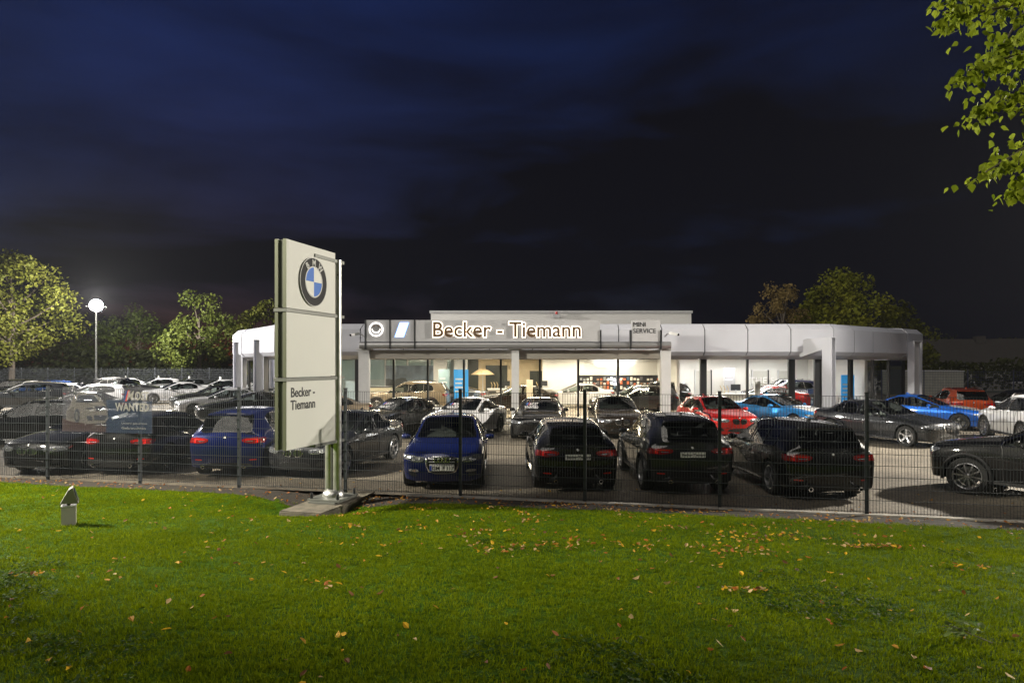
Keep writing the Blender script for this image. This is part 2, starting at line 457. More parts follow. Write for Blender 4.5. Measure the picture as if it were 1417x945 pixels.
# ------------------------------------------------------------------ cars
M_TRIM = mat('car_black_trim', (0.012, 0.012, 0.013), 0.45)
M_GLOSSBLK = mat('car_gloss_black', (0.006, 0.006, 0.007), 0.08, coat=0.5)
M_CHROME = mat('car_chrome', (0.75, 0.75, 0.76), 0.12, 1.0)
M_TYRE = mat('tyre_rubber', (0.014, 0.014, 0.014), 0.8)
M_RIM = mat('rim_silver', (0.5, 0.5, 0.52), 0.28, 0.9)
M_RIMDK = mat('rim_dark', (0.05, 0.05, 0.055), 0.3, 0.8)
M_CARGLASS = glass_mat('car_glass', (0.62, 0.68, 0.66), 1.2)
M_CARGLASSDK = glass_mat('car_glass_tinted', (0.45, 0.47, 0.48), 1.2)
M_HEAD = mat('headlight_cover', (0.30, 0.31, 0.33), 0.12, 0.7, coat=1.0)
M_HEADLENS = mat('headlight_lens', (0.85, 0.87, 0.9), 0.06, 0.9)
M_TAIL = mat('tail_light_red', (0.20, 0.004, 0.003), 0.12, coat=1.0)
M_TAILBAR = mat('tail_light_bar', (0.75, 0.015, 0.01), 0.2, coat=1.0)
M_REFLECT = mat('reflector_red', (0.5, 0.02, 0.01), 0.2, coat=0.8)
M_SEAT = mat('seat_fabric', (0.07, 0.068, 0.065), 0.75)
M_PLATE = mat('plate_white', (0.72, 0.72, 0.68), 0.35)
M_PLATEBLUE = mat('plate_blue', (0.02, 0.06, 0.4), 0.35)
M_PLATETXT = mat('plate_text', (0.02, 0.02, 0.02), 0.5)
M_BADGEBLUE = mat('badge_blue', (0.03, 0.16, 0.5), 0.3)
M_BADGEWHITE = mat('badge_white', (0.8, 0.8, 0.8), 0.3)
M_DECAL = mat('decal_white', (0.8, 0.8, 0.82), 0.5)
M_DECALRED = mat('decal_red', (0.6, 0.03, 0.03), 0.5)
M_DECALBLUE = mat('decal_blue', (0.03, 0.2, 0.6), 0.5)
def paint(name, c, metal=0.35, rough=0.32):
    return mat('paint_' + name, c, rough, metal, coat=1.0, spec=0.12)
PAINT = dict(black=paint('black', (0.003, 0.003, 0.0035), 0.0, 0.45), grey=paint('grey', (0.045, 0.047, 0.05), 0.6),
    dark=paint('dark_grey', (0.014, 0.015, 0.018), 0.3, 0.4), white=paint('white', (0.66, 0.66, 0.68), 0.0), silver=paint('silver', (0.56, 0.56, 0.58), 0.25),
    blue=paint('blue', (0.004, 0.010, 0.075), 0.25), lblue=paint('light_blue', (0.03, 0.22, 0.55), 0.4), mblue=paint('mid_blue', (0.012, 0.10, 0.46), 0.4),
    red=paint('red', (0.42, 0.012, 0.01), 0.25), orange=paint('orange', (0.45, 0.06, 0.012), 0.4), brown=paint('brown', (0.022, 0.016, 0.012), 0.3, 0.4),
    beige=paint('champagne', (0.30, 0.24, 0.17), 0.5), grey2=paint('mid_grey', (0.16, 0.17, 0.18), 0.6), ink=paint('ink_blue', (0.012, 0.016, 0.055), 0.4))

def lerp(a, b, t): return a + (b-a)*t
# body styles; x forward from the middle of the car, rear columns are
# (x_low, s3_z, s4(x,yfrac,z), t(x,t1 yfrac,z), side_glass_id_to_next, rear_glass_to_next, door_to_next)
def style(kind):
    S = dict(L=4.65, W=0.905, zb=0.19, H=1.43, xf=1.43, xr=-1.40, Rw=0.335, zn=0.765, zc=0.975, xc=0.80, xs=-0.02, belt=0.90, rails=False)
    if kind == 'sedan':
        S['rear'] = [(-0.28,0.915,(-0.30,0.70,1.345),(-0.32,0.60,1.415),1,0,'B'), (-0.36,0.917,(-0.38,0.70,1.345),(-0.42,0.60,1.418),5,0,8),
            (-0.98,0.945,(-0.95,0.68,1.31),(-1.02,0.58,1.375),6,3,0), (-1.30,0.965,(-1.30,0.70,1.19),(-1.32,0.60,1.235),0,3,0),
            (-1.62,0.985,(-1.64,0.73,1.035),(-1.68,0.64,1.065),0,0,0), (-1.92,0.97,(-1.93,0.76,1.035),(-1.95,0.66,1.06),0,0,0)]
        S['zd'] = 1.02
    elif kind == 'coupe':
        S.update(L=4.55, W=0.92, H=1.39, zb=0.16, xf=1.40, xr=-1.34, zc=0.955, zn=0.74, xc=0.72, xs=-0.16, belt=0.89)
        S['rear'] = [(-0.55,0.925,(-0.50,0.69,1.305),(-0.52,0.59,1.375),1,0,'B'), (-0.62,0.93,(-0.57,0.69,1.30),(-0.60,0.59,1.375),6,0,0),
            (-0.98,0.96,(-0.95,0.67,1.245),(-0.95,0.57,1.33),6,3,0), (-1.28,0.985,(-1.25,0.69,1.13),(-1.32,0.60,1.185),0,3,0),
            (-1.58,0.98,(-1.62,0.73,1.005),(-1.68,0.64,1.03),0,0,0), (-1.90,0.96,(-1.92,0.76,1.01),(-1.93,0.66,1.035),0,0,0)]
        S['zd'] = 1.0
    elif kind == 'hatch':
        S.update(L=4.32, W=0.89, H=1.43, xf=1.34, xr=-1.31, xc=0.80, xs=0.02, zn=0.79)
        S['rear'] = [(-0.25,0.925,(-0.27,0.71,1.345),(-0.29,0.61,1.42),1,0,'B'), (-0.33,0.93,(-0.35,0.71,1.345),(-0.39,0.61,1.423),5,0,8),
            (-0.98,0.965,(-0.98,0.69,1.315),(-1.05,0.60,1.40),6,0,0), (-1.30,0.99,(-1.28,0.68,1.26),(-1.40,0.59,1.375),0,0,0),
            (-1.60,1.00,(-1.62,0.68,1.20),(-1.74,0.57,1.335),0,3,0), (-1.86,0.97,(-1.95,0.76,0.98),(-2.02,0.66,1.00),0,0,0)]
        S['zd'] = 0.95
    elif kind == 'wagon':
        S.update(L=4.6, W=0.91, H=1.47, rails=True)
        S['rear'] = [(-0.25,0.93,(-0.27,0.71,1.37),(-0.29,0.61,1.445),1,0,'B'), (-0.33,0.935,(-0.35,0.71,1.37),(-0.39,0.61,1.45),5,0,8),
            (-1.02,0.955,(-1.02,0.70,1.355),(-1.05,0.60,1.44),6,0,0), (-1.62,0.985,(-1.52,0.69,1.31),(-1.55,0.59,1.42),0,0,0),
            (-1.80,0.99,(-1.80,0.69,1.25),(-1.88,0.58,1.385),0,3,0), (-2.02,0.97,(-2.10,0.76,1.00),(-2.16,0.66,1.015),0,0,0)]
        S['zd'] = 0.96
    elif kind == 'suv':
        S.update(L=4.62, W=0.93, H=1.66, zb=0.26, xf=1.42, xr=-1.37, Rw=0.375, zn=0.95, zc=1.14, xc=0.86, xs=0.10, belt=1.05, rails=True)
        S['rear'] = [(-0.22,1.08,(-0.24,0.72,1.545),(-0.26,0.63,1.63),1,0,'B'), (-0.30,1.085,(-0.32,0.72,1.545),(-0.36,0.63,1.635),5,0,8),
            (-1.00,1.11,(-1.00,0.71,1.525),(-1.05,0.62,1.625),6,0,0), (-1.55,1.15,(-1.48,0.70,1.47),(-1.52,0.61,1.60),0,0,0),
            (-1.80,1.15,(-1.80,0.69,1.40),(-1.90,0.60,1.555),0,3,0), (-2.04,1.10,(-2.10,0.77,1.12),(-2.17,0.67,1.135),0,0,0)]
        S['zd'] = 1.08
    elif kind == 'mpv':
        S.update(L=4.36, W=0.90, H=1.58, zb=0.21, xf=1.32, xr=-1.33, Rw=0.34, zn=0.89, zc=1.08, xc=0.98, xs=0.15, belt=1.0)
        S['rear'] = [(-0.22,1.03,(-0.24,0.72,1.475),(-0.26,0.63,1.56),1,0,'B'), (-0.30,1.035,(-0.32,0.72,1.475),(-0.36,0.63,1.565),5,0,8),
            (-0.98,1.06,(-0.98,0.71,1.455),(-1.05,0.62,1.55),6,0,0), (-1.42,1.09,(-1.34,0.70,1.40),(-1.42,0.61,1.52),0,0,0),
            (-1.66,1.09,(-1.66,0.69,1.34),(-1.76,0.60,1.475),0,3,0), (-1.90,1.04,(-1.97,0.77,1.05),(-2.04,0.67,1.065),0,0,0)]
        S['zd'] = 1.01
    return S

def body_mesh(S):
    L, W, zb, H = S['L'], S['W'], S['zb'], S['H']
    xf, xc, xs, zn, zc = S['xf'], S['xc'], S['xs'], S['zn'], S['zc']
    F = L/2
    cols = []; span = []          # span[i]: ids for faces between column i and i+1
    def hoodz(x): 
        t = max(0, min(1, (F-0.1-x)/(F-0.1-xc))); return zn + (zc-zn)*(1-(1-t)**1.7)
    def side(xl, w, z1, z2, z3, x3=None, y3=0.955):
        x3 = xl if x3 is None else x3
        return [(xl,0,zb),(xl,0.35*w,zb),(xl,0.70*w,zb),(xl,0.945*w,zb+0.05),(xl,0.985*w,z1),(xl,w,z2),(x3,y3*w,z3)]
    zmid = lerp(zb, S['belt'], 0.36); zcr = lerp(zb, S['belt'], 0.74)
    # nose corner
    cols.append(side(F-0.21, 0.93*W, lerp(zb,zn,0.38), lerp(zb,zn,0.68), zn-0.085, F-0.25, 0.99) + [(F-0.29,0.86*W,zn-0.012),(F-0.17,0.62*W,zn+0.012),(F-0.11,0.32*W,zn+0.018),(F-0.09,0,zn+0.02)])
    span.append((0,0,0,0,0))
    for dx, w in ((0.42,0.975),(0.0,1.0),(-0.42,0.99)):
        x = xf+dx; h = hoodz(x)
        cols.append(side(x, w*W, zmid, lerp(zmid, h, 0.62), h-0.085) + [(x,0.83*W,h-0.018),(x,0.62*W,h+0.008),(x,0.32*W,h+0.012),(x,0,h+0.016)])
        span.append((0,0,0,0,0))
    # cowl
    cols.append(side(xc-0.02, 0.985*W, zmid, zcr, S['belt']-0.005) + [(xc-0.06,0.845*W,zc-0.012),(xc-0.02,0.765*W,zc+0.004),(xc+0.10,0.42*W,zc+0.012),(xc+0.15,0,zc+0.015)])
    span.append((1,2,7))          # side glass 1(front), windscreen 2, door 7
    # windscreen top
    r0 = S['rear'][0]
    zr = r0[3][2]
    cols.append(side(lerp(xc, xs, 0.62), 0.985*W, zmid, zcr, S['belt']+0.005) + [(xs-0.04,0.715*W,zr-0.105),(xs-0.05,0.62*W,zr-0.045),(xs+0.03,0.34*W,zr-0.028),(xs+0.06,0,zr-0.022)])
    span.append((1,0,7))
    for i, (xl, z3, s4, t, sg, rg, door) in enumerate(S['rear']):
        w = (0.985 if xl > S['xr']+0.5 else 1.0 if xl > S['xr']-0.3 else 0.975)*W
        back = i >= 3
        x3 = xl
        c = side(xl, w, zmid, lerp(zcr, z3-0.2, 0.4) if back else zcr, z3, x3, 0.955 if i < 4 else 0.93)
        xt, yt, zt = t
        if rg or i >= 4: tt = [(xt,yt*W,zt-0.012),(xt-0.03,yt*0.53*W,zt+0.006),(xt-0.045,0,zt+0.012)]
        else: tt = [(xt,yt*W,zt-0.022),(xt,yt*0.54*W,zt+0.006),(xt,0,zt+0.014)]
        c += [(s4[0],s4[1]*W,s4[2])] + tt
        cols.append(c); span.append((sg,3 if rg else 0,door))
    # tail corner
    zd = S['zd']
    cols.append(side(-F+0.16, 0.945*W, lerp(zb,zd,0.36), lerp(zb,zd,0.70), zd-0.10, -F+0.20, 0.985) + [(-F+0.22,0.84*W,zd-0.02),(-F+0.14,0.60*W,zd),(-F+0.09,0.32*W,zd+0.008),(-F+0.08,0,zd+0.01)])
    bm = bmesh.new(); cl = bm.edges.layers.float.new('crease_edge')
    V = [[bm.verts.new(p) for p in c] for c in cols]
    NR = 11
    def face(vs_, mi=0):
        f = bm.faces.new(vs_); f.material_index = mi; return f
    for i in range(len(V)-1):
        sp = span[i]
        for r in range(NR-1):
            mi = 0
            if r < 3: mi = 1 if r < 2 else 0
            elif 3 <= r <= 5 and len(sp) == 3 and sp[2] in (7, 8): mi = sp[2]
            elif r == 6 and len(sp) == 3 and sp[0]: mi = {1:4,5:5,6:6}[sp[0]]
            elif r >= 8 and len(sp) == 3 and sp[1]: mi = sp[1]
            if len(sp) == 3 and sp[2] == 'B' and r == 6: mi = 9
            if len(sp) == 3 and sp[2] == 'B' and 3 <= r <= 5: mi = 7
            face([V[i][r], V[i][r+1], V[i+1][r+1], V[i+1][r]], mi)
    # caps: rows s1..s3 (4,5,6) get interior points
    def cap(c, sgn, bulge, flip):
        base = cols[c]; vv = V[c]
        xm = sgn*F
        zs = [base[r][2] for r in (4,5,6)]
        g = {}
        for k, yf in ((1,0.60),(2,0.31),(3,0.0)):
            for ri, r in enumerate((4,5,6)):
                x = xm - sgn*(bulge[ri] + 0.15*(yf**2))
                z = zs[ri] + (0.01 if k else 0)
                g[(k,ri)] = bm.verts.new((x, yf*W, z))
        def at(k, ri):           # ri -1: bottom row, 3: top row
            if ri == -1: return vv[3-k]
            if ri == 3: return vv[7+k]
            if k == 0: return vv[4+ri]
            return g[(k,ri)]
        for k in range(3):
            for ri in range(-1, 3):
                q = [at(k,ri), at(k+1,ri), at(k+1,ri+1), at(k,ri+1)]
                face(q if flip else q[::-1], 0)
    for r in range(0, 4):       # pull the lower lip forward under the nose and tail
        for c, sgn in ((0,1),(len(cols)-1,-1)):
            if r < 3: V[c][r].co.x = sgn*(F-0.10 - 0.12*(cols[c][r][1]/W)**2*1.2)
    cap(0, 1, (0.035,0.0,0.02), True)
    cap(len(cols)-1, -1, (0.0,0.02,0.045), False)
    fixed = [[tuple(v.co) for v in c] for c in V]
    # mirror
    geom = bm.verts[:]+bm.edges[:]+bm.faces[:]
    ret = bmesh.ops.duplicate(bm, geom=geom)
    for v in [e for e in ret['geom'] if isinstance(e, bmesh.types.BMVert)]: v.co.y *= -1
    bmesh.ops.reverse_faces(bm, faces=[e for e in ret['geom'] if isinstance(e, bmesh.types.BMFace)])
    bmesh.ops.remove_doubles(bm, verts=bm.verts, dist=0.0005)
    bmesh.ops.recalc_face_normals(bm, faces=bm.faces)
    bm.verts.index_update(); crease = {}
    nc = len(cols)-1
    loc2 = {}
    for v in bm.verts: loc2[(round(v.co.x,4), round(v.co.y,4), round(v.co.z,4))] = v.index
    def vi(c, r, s): 
        p = fixed[c][r]; return loc2.get((round(p[0],4), round(s*p[1],4)+0.0, round(p[2],4)))
    for s in (1,-1):
        def put(a, b, w):
            if a is not None and b is not None: crease[tuple(sorted((a,b)))] = w
        for c in range(nc):
            put(vi(c,5,s), vi(c+1,5,s), 0.42); put(vi(c,6,s), vi(c+1,6,s), 0.45 if c < 4 or c > nc-3 else 0.3)
            if c < 4: put(vi(c,7,s), vi(c+1,7,s), 0.55); put(vi(c,8,s), vi(c+1,8,s), 0.25)
            elif c < nc-2: put(vi(c,8,s), vi(c+1,8,s), 0.35)
            put(vi(c,3,s), vi(c+1,3,s), 0.5)
        for r in (7,8,9): put(vi(0,r,s), vi(0,r+1,s), 0.6); put(vi(nc,r,s), vi(nc,r+1,s), 0.65); put(vi(nc-1,r,s), vi(nc-1,r+1,s), 0.3); put(vi(4,r,s), vi(4,r+1,s), 0.5)
        for r in (0,1,2): put(vi(0,r,s), vi(0,r+1,s), 0.5); put(vi(nc,r,s), vi(nc,r+1,s), 0.5)
        for r in (3,4,5,6): put(vi(0,r,s), vi(0,r+1,s), 0.25); put(vi(nc,r,s), vi(nc,r+1,s), 0.35)
    for e in bm.edges:
        m_ = {f.material_index for f in e.link_faces}
        cr = 0
        if len(m_) == 2:
            if m_ & {2,3}: cr = 0.75
            elif m_ & {4,5,6}: cr = 0.7
            elif 1 in m_: cr = 0.6
        if not cr:
            cr = crease.get(tuple(sorted(v.index for v in e.verts)), 0)
        if cr: e[cl] = cr
    me = bpy.data.meshes.new('body'); bm.to_mesh(me); bm.free()
    for k in range(11): me.materials.append(M_TRIM if k else PAINT['black'])
    ob = bpy.data.objects.new('tmp', me); COL.objects.link(ob)
    sb = ob.modifiers.new('s', 'SUBSURF'); sb.levels = 2; sb.render_levels = 2
    cut = MB(); cut.mi = 1
    Ra = S['Rw']+0.055
    for x in (S['xf'], S['xr']):
        for s in (-1, 1):
            n = 32; vs_ = []; 
            for y in (s*(W-0.30), s*(W+0.15)):
                for k in range(n): a = 2*PI*k/n; vs_.append((x+Ra*math.cos(a), y, S['Rw']+0.005+Ra*math.sin(a)))
            cut.quadmesh(vs_, [tuple(range(n)), tuple(range(n,2*n))] + [(k,(k+1)%n,n+(k+1)%n,n+k) for k in range(n)])
    cm = cut.mesh('cut', [M_TRIM]*2)
    co = bpy.data.objects.new('cut', cm); COL.objects.link(co)
    bo = ob.modifiers.new('b', 'BOOLEAN'); bo.operation = 'DIFFERENCE'; bo.object = co; bo.solver = 'EXACT'
    dg = bpy.context.evaluated_depsgraph_get()
    out = bpy.data.meshes.new_from_object(ob.evaluated_get(dg))
    bpy.data.objects.remove(ob); bpy.data.objects.remove(co)
    return out

def split(me, pred, name, mats, angle=40):
    bm = bmesh.new(); bm.from_mesh(me)
    bmesh.ops.delete(bm, geom=[f for f in bm.faces if not pred(f)], context='FACES')
    if not bm.faces: bm.free(); return None
    mats = mats if isinstance(mats, (list, tuple)) else [mats]
    for f in bm.faces: f.material_index = min(f.material_index, len(mats)-1) if len(mats) > 1 else 0
    n = bpy.data.meshes.new(name); bm.to_mesh(n); bm.free()
    n.materials.clear()
    for m_ in mats: n.materials.append(m_)
    smooth_mesh(n, angle); return n

def outline_strip(me, w, name, m, off=0.004, ylim=None):
    """thin strip along the open border of a panel"""
    bm = bmesh.new(); bm.from_mesh(me); bm.normal_update()
    mb = MB()
    for e in bm.edges:
        if len(e.link_faces) == 1:
            nn = e.link_faces[0].normal
            a, b = e.verts[0].co + nn*off, e.verts[1].co + nn*off
            if (b-a).length > 1e-4: mb.beam(a, b, w, 0.012, up=nn)
    bm.free()
    return mb.mesh(name, m) if mb.f else None

def resample(poly, n):
    pts = [Vector((*p, 0)) for p in poly]; tot = 0; seg = []
    for i in range(len(pts)):
        l = (pts[(i+1)%len(pts)]-pts[i]).length; seg.append((tot, l, i)); tot += l
    out = []
    for k in range(n):
        t = tot*k/n
        for s0, l, i in seg:
            if s0 <= t <= s0+l+1e-9: out.append((pts[i].lerp(pts[(i+1)%len(pts)], (t-s0)/max(l,1e-9)))); break
    return [(p.x, p.y) for p in out]
def rounded(poly, it=2):
    for _ in range(it):
        o = []
        for i in range(len(poly)):
            a, b = poly[i], poly[(i+1)%len(poly)]
            o += [(a[0]*.78+b[0]*.22, a[1]*.78+b[1]*.22), (a[0]*.22+b[0]*.78, a[1]*.22+b[1]*.78)]
        poly = o
    return poly
def conform(bvh, poly, axis, name, m, off=0.008, sink=0.012, n=40, rings=(1.0,0.93,0.72,0.45,0.2)):
    """a pad whose outline (2-D) is pressed on the body: axis '+x','-x','+y','-y','+z'"""
    poly = resample(poly, n); cx = sum(p[0] for p in poly)/n; cy = sum(p[1] for p in poly)/n
    d = {'+x': Vector((-1,0,0)), '-x': Vector((1,0,0)), '+y': Vector((0,-1,0)), '-y': Vector((0,1,0)), '+z': Vector((0,0,-1))}[axis]
    def proj(p, o):
        q = Vector((0, p[0], p[1])) if axis[1] == 'x' else Vector((p[0], 0, p[1])) if axis[1] == 'y' else Vector((p[0], p[1], 0))
        st = q - d*6
        h = bvh.ray_cast(st, d)
        if h[0] is None: return None
        nn = h[1]
        if nn.dot(d) > 0: nn = -nn
        return h[0] + nn*o
    vs_ = []; 
    for ri, r in enumerate(rings):
        for p in poly:
            q = proj((cx+(p[0]-cx)*r, cy+(p[1]-cy)*r), -sink if ri == 0 else off)
            if q is None:
                q = proj((cx+(p[0]-cx)*r*0.9, cy+(p[1]-cy)*r*0.9), -sink if ri == 0 else off) or Vector((0,0,0.5))
            vs_.append(q)
    fs = []
    for ri in range(len(rings)-1):
        for k in range(n): fs.append((ri*n+k, ri*n+(k+1)%n, (ri+1)*n+(k+1)%n, (ri+1)*n+k))
    fs.append(tuple((len(rings)-1)*n+k for k in range(n)))
    return MB().quadmesh(vs_, fs).mesh(name, m, True, 50)
def mirror_mesh(me, name=None):
    c = me.copy(); c.transform(Matrix.Scale(-1, 4, (0,1,0))); c.flip_normals()
    return c

# wheels (axis y, outer side +y), unit: radius 1 scaled by the car's wheel radius
def wheel_meshes():
    ty = MB().lathe([(0.70,-0.30),(0.80,-0.33),(0.95,-0.33),(0.995,-0.27),(1.0,-0.1),(1.0,0.1),(0.995,0.27),(0.95,0.33),(0.80,0.33),(0.70,0.30),(0.70,-0.30)], 36).mesh('tyre', M_TYRE, True)
    def rim(nsp, dbl, m, wsp):
        mb = MB().lathe([(0.715,-0.30),(0.715,0.31),(0.69,0.325),(0.655,0.31),(0.64,0.18),(0.60,-0.25)], 36)
        for k in range(nsp):
            for off in ((-0.10, 0.10) if dbl else (0,)):
                a = 2*PI*k/nsp; 
                c0 = Vector((math.cos(a+off*0.4)*0.10, 0.20, math.sin(a+off*0.4)*0.10)); c1 = Vector((math.cos(a+off)*0.68, 0.27, math.sin(a+off)*0.68))
                mb.beam(c0, c1, wsp, 0.07, up=(0,1,0))
        mb.lathe([(0.0,0.27),(0.09,0.27),(0.15,0.22),(0.15,0.0)], 20)
        return mb.mesh('rim', m)
    dsk = MB().lathe([(0.0,-0.02),(0.52,-0.02),(0.52,0.02),(0.0,0.02)], 28).mesh('brake_disc', mat('brake_disc', (0.12,0.12,0.12), 0.35, 0.9))
    return ty, rim(5, True, M_RIM, 0.075), rim(10, False, M_RIM, 0.07), rim(5, True, M_RIMDK, 0.09), dsk
TYRE, RIM_A, RIM_B, RIM_D, DISC = wheel_meshes()

def seat_mesh(bench=False):
    mb = MB(); w = 0.62 if bench else 0.25
    mb.prism([(-0.25,0.0),(0.27,0.04),(0.27,0.17),(-0.25,0.12)], 'y', -w, w)
    mb.prism([(-0.22,0.08),(-0.12,0.10),(-0.34,0.66),(-0.44,0.64)], 'y', -w*0.94, w*0.94)
    return mb
def head_mesh():
    return MB().prism([(-0.40,0.70),(-0.33,0.70),(-0.35,0.87),(-0.42,0.86)], 'y', -0.13, 0.13)
SEAT = seat_mesh().mesh('seat', M_SEAT); BENCH = seat_mesh(True).mesh('rear_bench', M_SEAT); HEADREST = head_mesh().mesh('headrest', M_SEAT)

PROTO = {}
def car_proto(kind):
    if kind in PROTO: return PROTO[kind]
    S = style(kind); me = body_mesh(S); L, W = S['L'], S['W']; F = L/2
    bm = bmesh.new(); bm.from_mesh(me); bvh = BVHTree.FromBMesh(bm); bm.free()
    T = []          # (name, mesh, matrix, parent index or None, detail level)
    def add(name, mesh, M=None, par=None, lvl=0):
        if mesh is None: return None
        T.append((name, mesh, M, par, lvl)); return len(T)-1
    body = add('body', split(me, lambda f: f.material_index in (0,1), 'body', [PAINT['black'], M_TRIM]))
    ws = split(me, lambda f: f.material_index == 2, 'windscreen', M_CARGLASS); add('windscreen', ws)
    rw = split(me, lambda f: f.material_index == 3, 'rear_window', M_CARGLASSDK if kind in ('suv','wagon','mpv','hatch') else M_CARGLASS); add('rear_window', rw)
    add('window_seal', outline_strip(ws, 0.025, 'window_seal', M_GLOSSBLK, 0.003), lvl=1)
    add('window_seal', outline_strip(rw, 0.03, 'window_seal', M_GLOSSBLK, 0.003), lvl=1)
    chrome = kind in ('mpv','suv','sedan')
    for s in (1, -1):
        for idx, nm, gm in ((4,'side_window',M_CARGLASS),(5,'side_window',M_CARGLASS),(6,'quarter_window',M_CARGLASSDK)):
            g = split(me, lambda f: f.material_index == idx and f.calc_center_median().y*s > 0, nm, gm)
            if g is None: continue
            gi = add(nm, g)
            add('window_trim', outline_strip(g, 0.016, 'window_trim', M_CHROME if chrome else M_GLOSSBLK, 0.003), None, gi, 1)
        add('pillar_cover', split(me, lambda f: f.material_index == 9 and f.calc_center_median().y*s > 0, 'pillar_cover', M_GLOSSBLK))
        for idx in (7, 8):
            dm = split(me, lambda f: f.material_index == idx and f.calc_center_median().y*s > 0, 'door', PAINT['black'])
            if dm is None: continue
            di = add('door', dm)
            xs_ = [v.co.x for v in dm.vertices]; x0 = min(xs_)
            zh = lerp(S['zb'], S['belt'], 0.80)
            add('handle', conform(bvh, rounded([(x0+0.07,zh-0.018),(x0+0.27,zh-0.012),(x0+0.27,zh+0.018),(x0+0.07,zh+0.018)],1), '+y' if s > 0 else '-y', 'handle', PAINT['black'], 0.03, 0.005, 16, (1,0.85,0.4)), None, di, 1)
            add('seam', outline_strip(dm, 0.010, 'seam', M_TRIM, 0.000), None, di, 1)
    # lamps
    zn, zd, zb = S['zn'], S['zd'], S['zb']
    hp = rounded([(0.38*W,zn-0.085),(0.62*W,zn-0.06),(0.885*W,zn-0.03),(0.90*W,zn-0.09),(0.74*W,zn-0.185),(0.44*W,zn-0.185)], 1)
    if kind == 'suv': hp = rounded([(0.40*W,zn-0.09),(0.62*W,zn-0.06),(0.88*W,zn-0.04),(0.89*W,zn-0.13),(0.72*W,zn-0.21),(0.44*W,zn-0.19)], 1)
    h = conform(bvh, hp, '+x', 'headlight', M_HEAD, 0.010)
    for mm, s in ((h, 1), (mirror_mesh(h), -1)):
        hi = add('headlight', mm)
        hs2 = conform(bvh, rounded([(F-0.14,zn-0.05),(F-0.42,zn-0.035),(F-0.40,zn-0.08),(F-0.26,zn-0.14),(F-0.14,zn-0.16)],1), '+y' if s > 0 else '-y', 'lamp_side', M_HEAD, 0.008, n=24); add('lamp_side', hs2, None, hi)
        for yy in (0.52, 0.68):
            l = conform(bvh, [(s*yy*W+0.045*math.cos(a*PI/8), zn-0.12+0.045*math.sin(a*PI/8)) for a in range(16)], '+x', 'lens', M_HEADLENS, 0.017, 0.0, 16, (1,0.7,0.3))
            add('lens', l, None, hi, 1)
    tz = zd-0.05
    tp = rounded([(0.42*W,tz-0.03),(0.88*W,tz+0.0),(0.885*W,tz-0.15),(0.70*W,tz-0.165),(0.42*W,tz-0.12)], 1)
    if kind in ('coupe','sedan'): tp = rounded([(0.44*W,tz-0.05),(0.87*W,tz-0.03),(0.88*W,tz-0.17),(0.62*W,tz-0.18),(0.44*W,tz-0.13)], 1)
    h = conform(bvh, tp, '-x', 'tail_light', M_TAIL, 0.012)
    ts_ = {}
    for s in (1, -1):
        ts_[s] = conform(bvh, rounded([(-F+0.10,tz-0.02),(-F+0.36,tz-0.02),(-F+0.33,tz-0.09),(-F+0.24,tz-0.145),(-F+0.10,tz-0.15)],1), '+y' if s > 0 else '-y', 'lamp_side', M_TAIL, 0.010, n=24)
    for mm, s in ((h, 1), (mirror_mesh(h), -1)):
        ti = add('tail_light', mm); add('lamp_side', ts_[s], None, ti)
        y0, y1 = 0.47*W, 0.85*W
        lb1 = conform(bvh, [(s*y0,tz-0.062),(s*y1,tz-0.045),(s*y1,tz-0.070),(s*y0,tz-0.080)], '-x', 'light_bar', M_TAILBAR, 0.017, 0.0, 20, (1,0.8,0.4))
        lb2 = conform(bvh, [(s*0.76*W,tz-0.075),(s*0.83*W,tz-0.072),(s*0.83*W,tz-0.14),(s*0.75*W,tz-0.145)], '-x', 'light_bar', M_TAILBAR, 0.017, 0.0, 16, (1,0.8,0.4))
        lb3 = conform(bvh, [(s*0.50*W,tz-0.098),(s*0.72*W,tz-0.092),(s*0.70*W,tz-0.115),(s*0.52*W,tz-0.112)], '-x', 'reverse_light', M_HEADLENS, 0.016, 0.0, 16, (1,0.8,0.4))
        for q, nm_ in ((lb1,'light_bar'),(lb2,'light_bar'),(lb3,'reverse_light')): add(nm_, q, None, ti, 1)
    r = conform(bvh, rounded([(0.60*W,zb+0.20),(0.80*W,zb+0.21),(0.80*W,zb+0.235),(0.60*W,zb+0.23)],1), '-x', 'reflector', M_REFLECT, 0.006, n=20)
    for mm in (r, mirror_mesh(r)): add('reflector', mm, lvl=1)
    # nose
    if kind == 'hatch_audi': pass
    gz = zn-0.155; gh = 0.105 if kind != 'suv' else 0.135
    kp = rounded([(0.022,gz-gh),(0.23,gz-gh*0.9),(0.285,gz+gh*0.35),(0.235,gz+gh),(0.03,gz+gh)], 1)
    kf = conform(bvh, kp, '+x', 'grille_frame', M_CHROME if kind in ('suv','sedan','mpv') else M_GLOSSBLK, 0.014)
    ki = conform(bvh, [(lerp(0.13,p[0],0.86), lerp(gz,p[1],0.82)) for p in kp], '+x', 'grille', M_TRIM, 0.018, 0.0)
    for s in (1, -1):
        fr = add('grille_frame', kf if s > 0 else mirror_mesh(kf)); add('grille', ki if s > 0 else mirror_mesh(ki), None, fr)
        sl = MB()
        for q in range(5):
            yy = s*(0.055+q*0.038); hh = bvh.ray_cast(Vector((6,yy,gz)), Vector((-1,0,0)))
            if hh[0]: sl.cbox((hh[0].x+0.02,yy,gz), (0.02,0.008,gh*1.4))
        add('grille_bars', sl.mesh('grille_bars', M_CHROME if kind in ('suv','sedan') else M_GLOSSBLK), None, fr, 2)
    lowz = zb+0.10
    add('lower_grille', conform(bvh, rounded([(-0.50*W,lowz-0.03),(0.50*W,lowz-0.03),(0.44*W,lowz+0.10),(-0.44*W,lowz+0.10)],1), '+x', 'lower_grille', M_TRIM, 0.006))
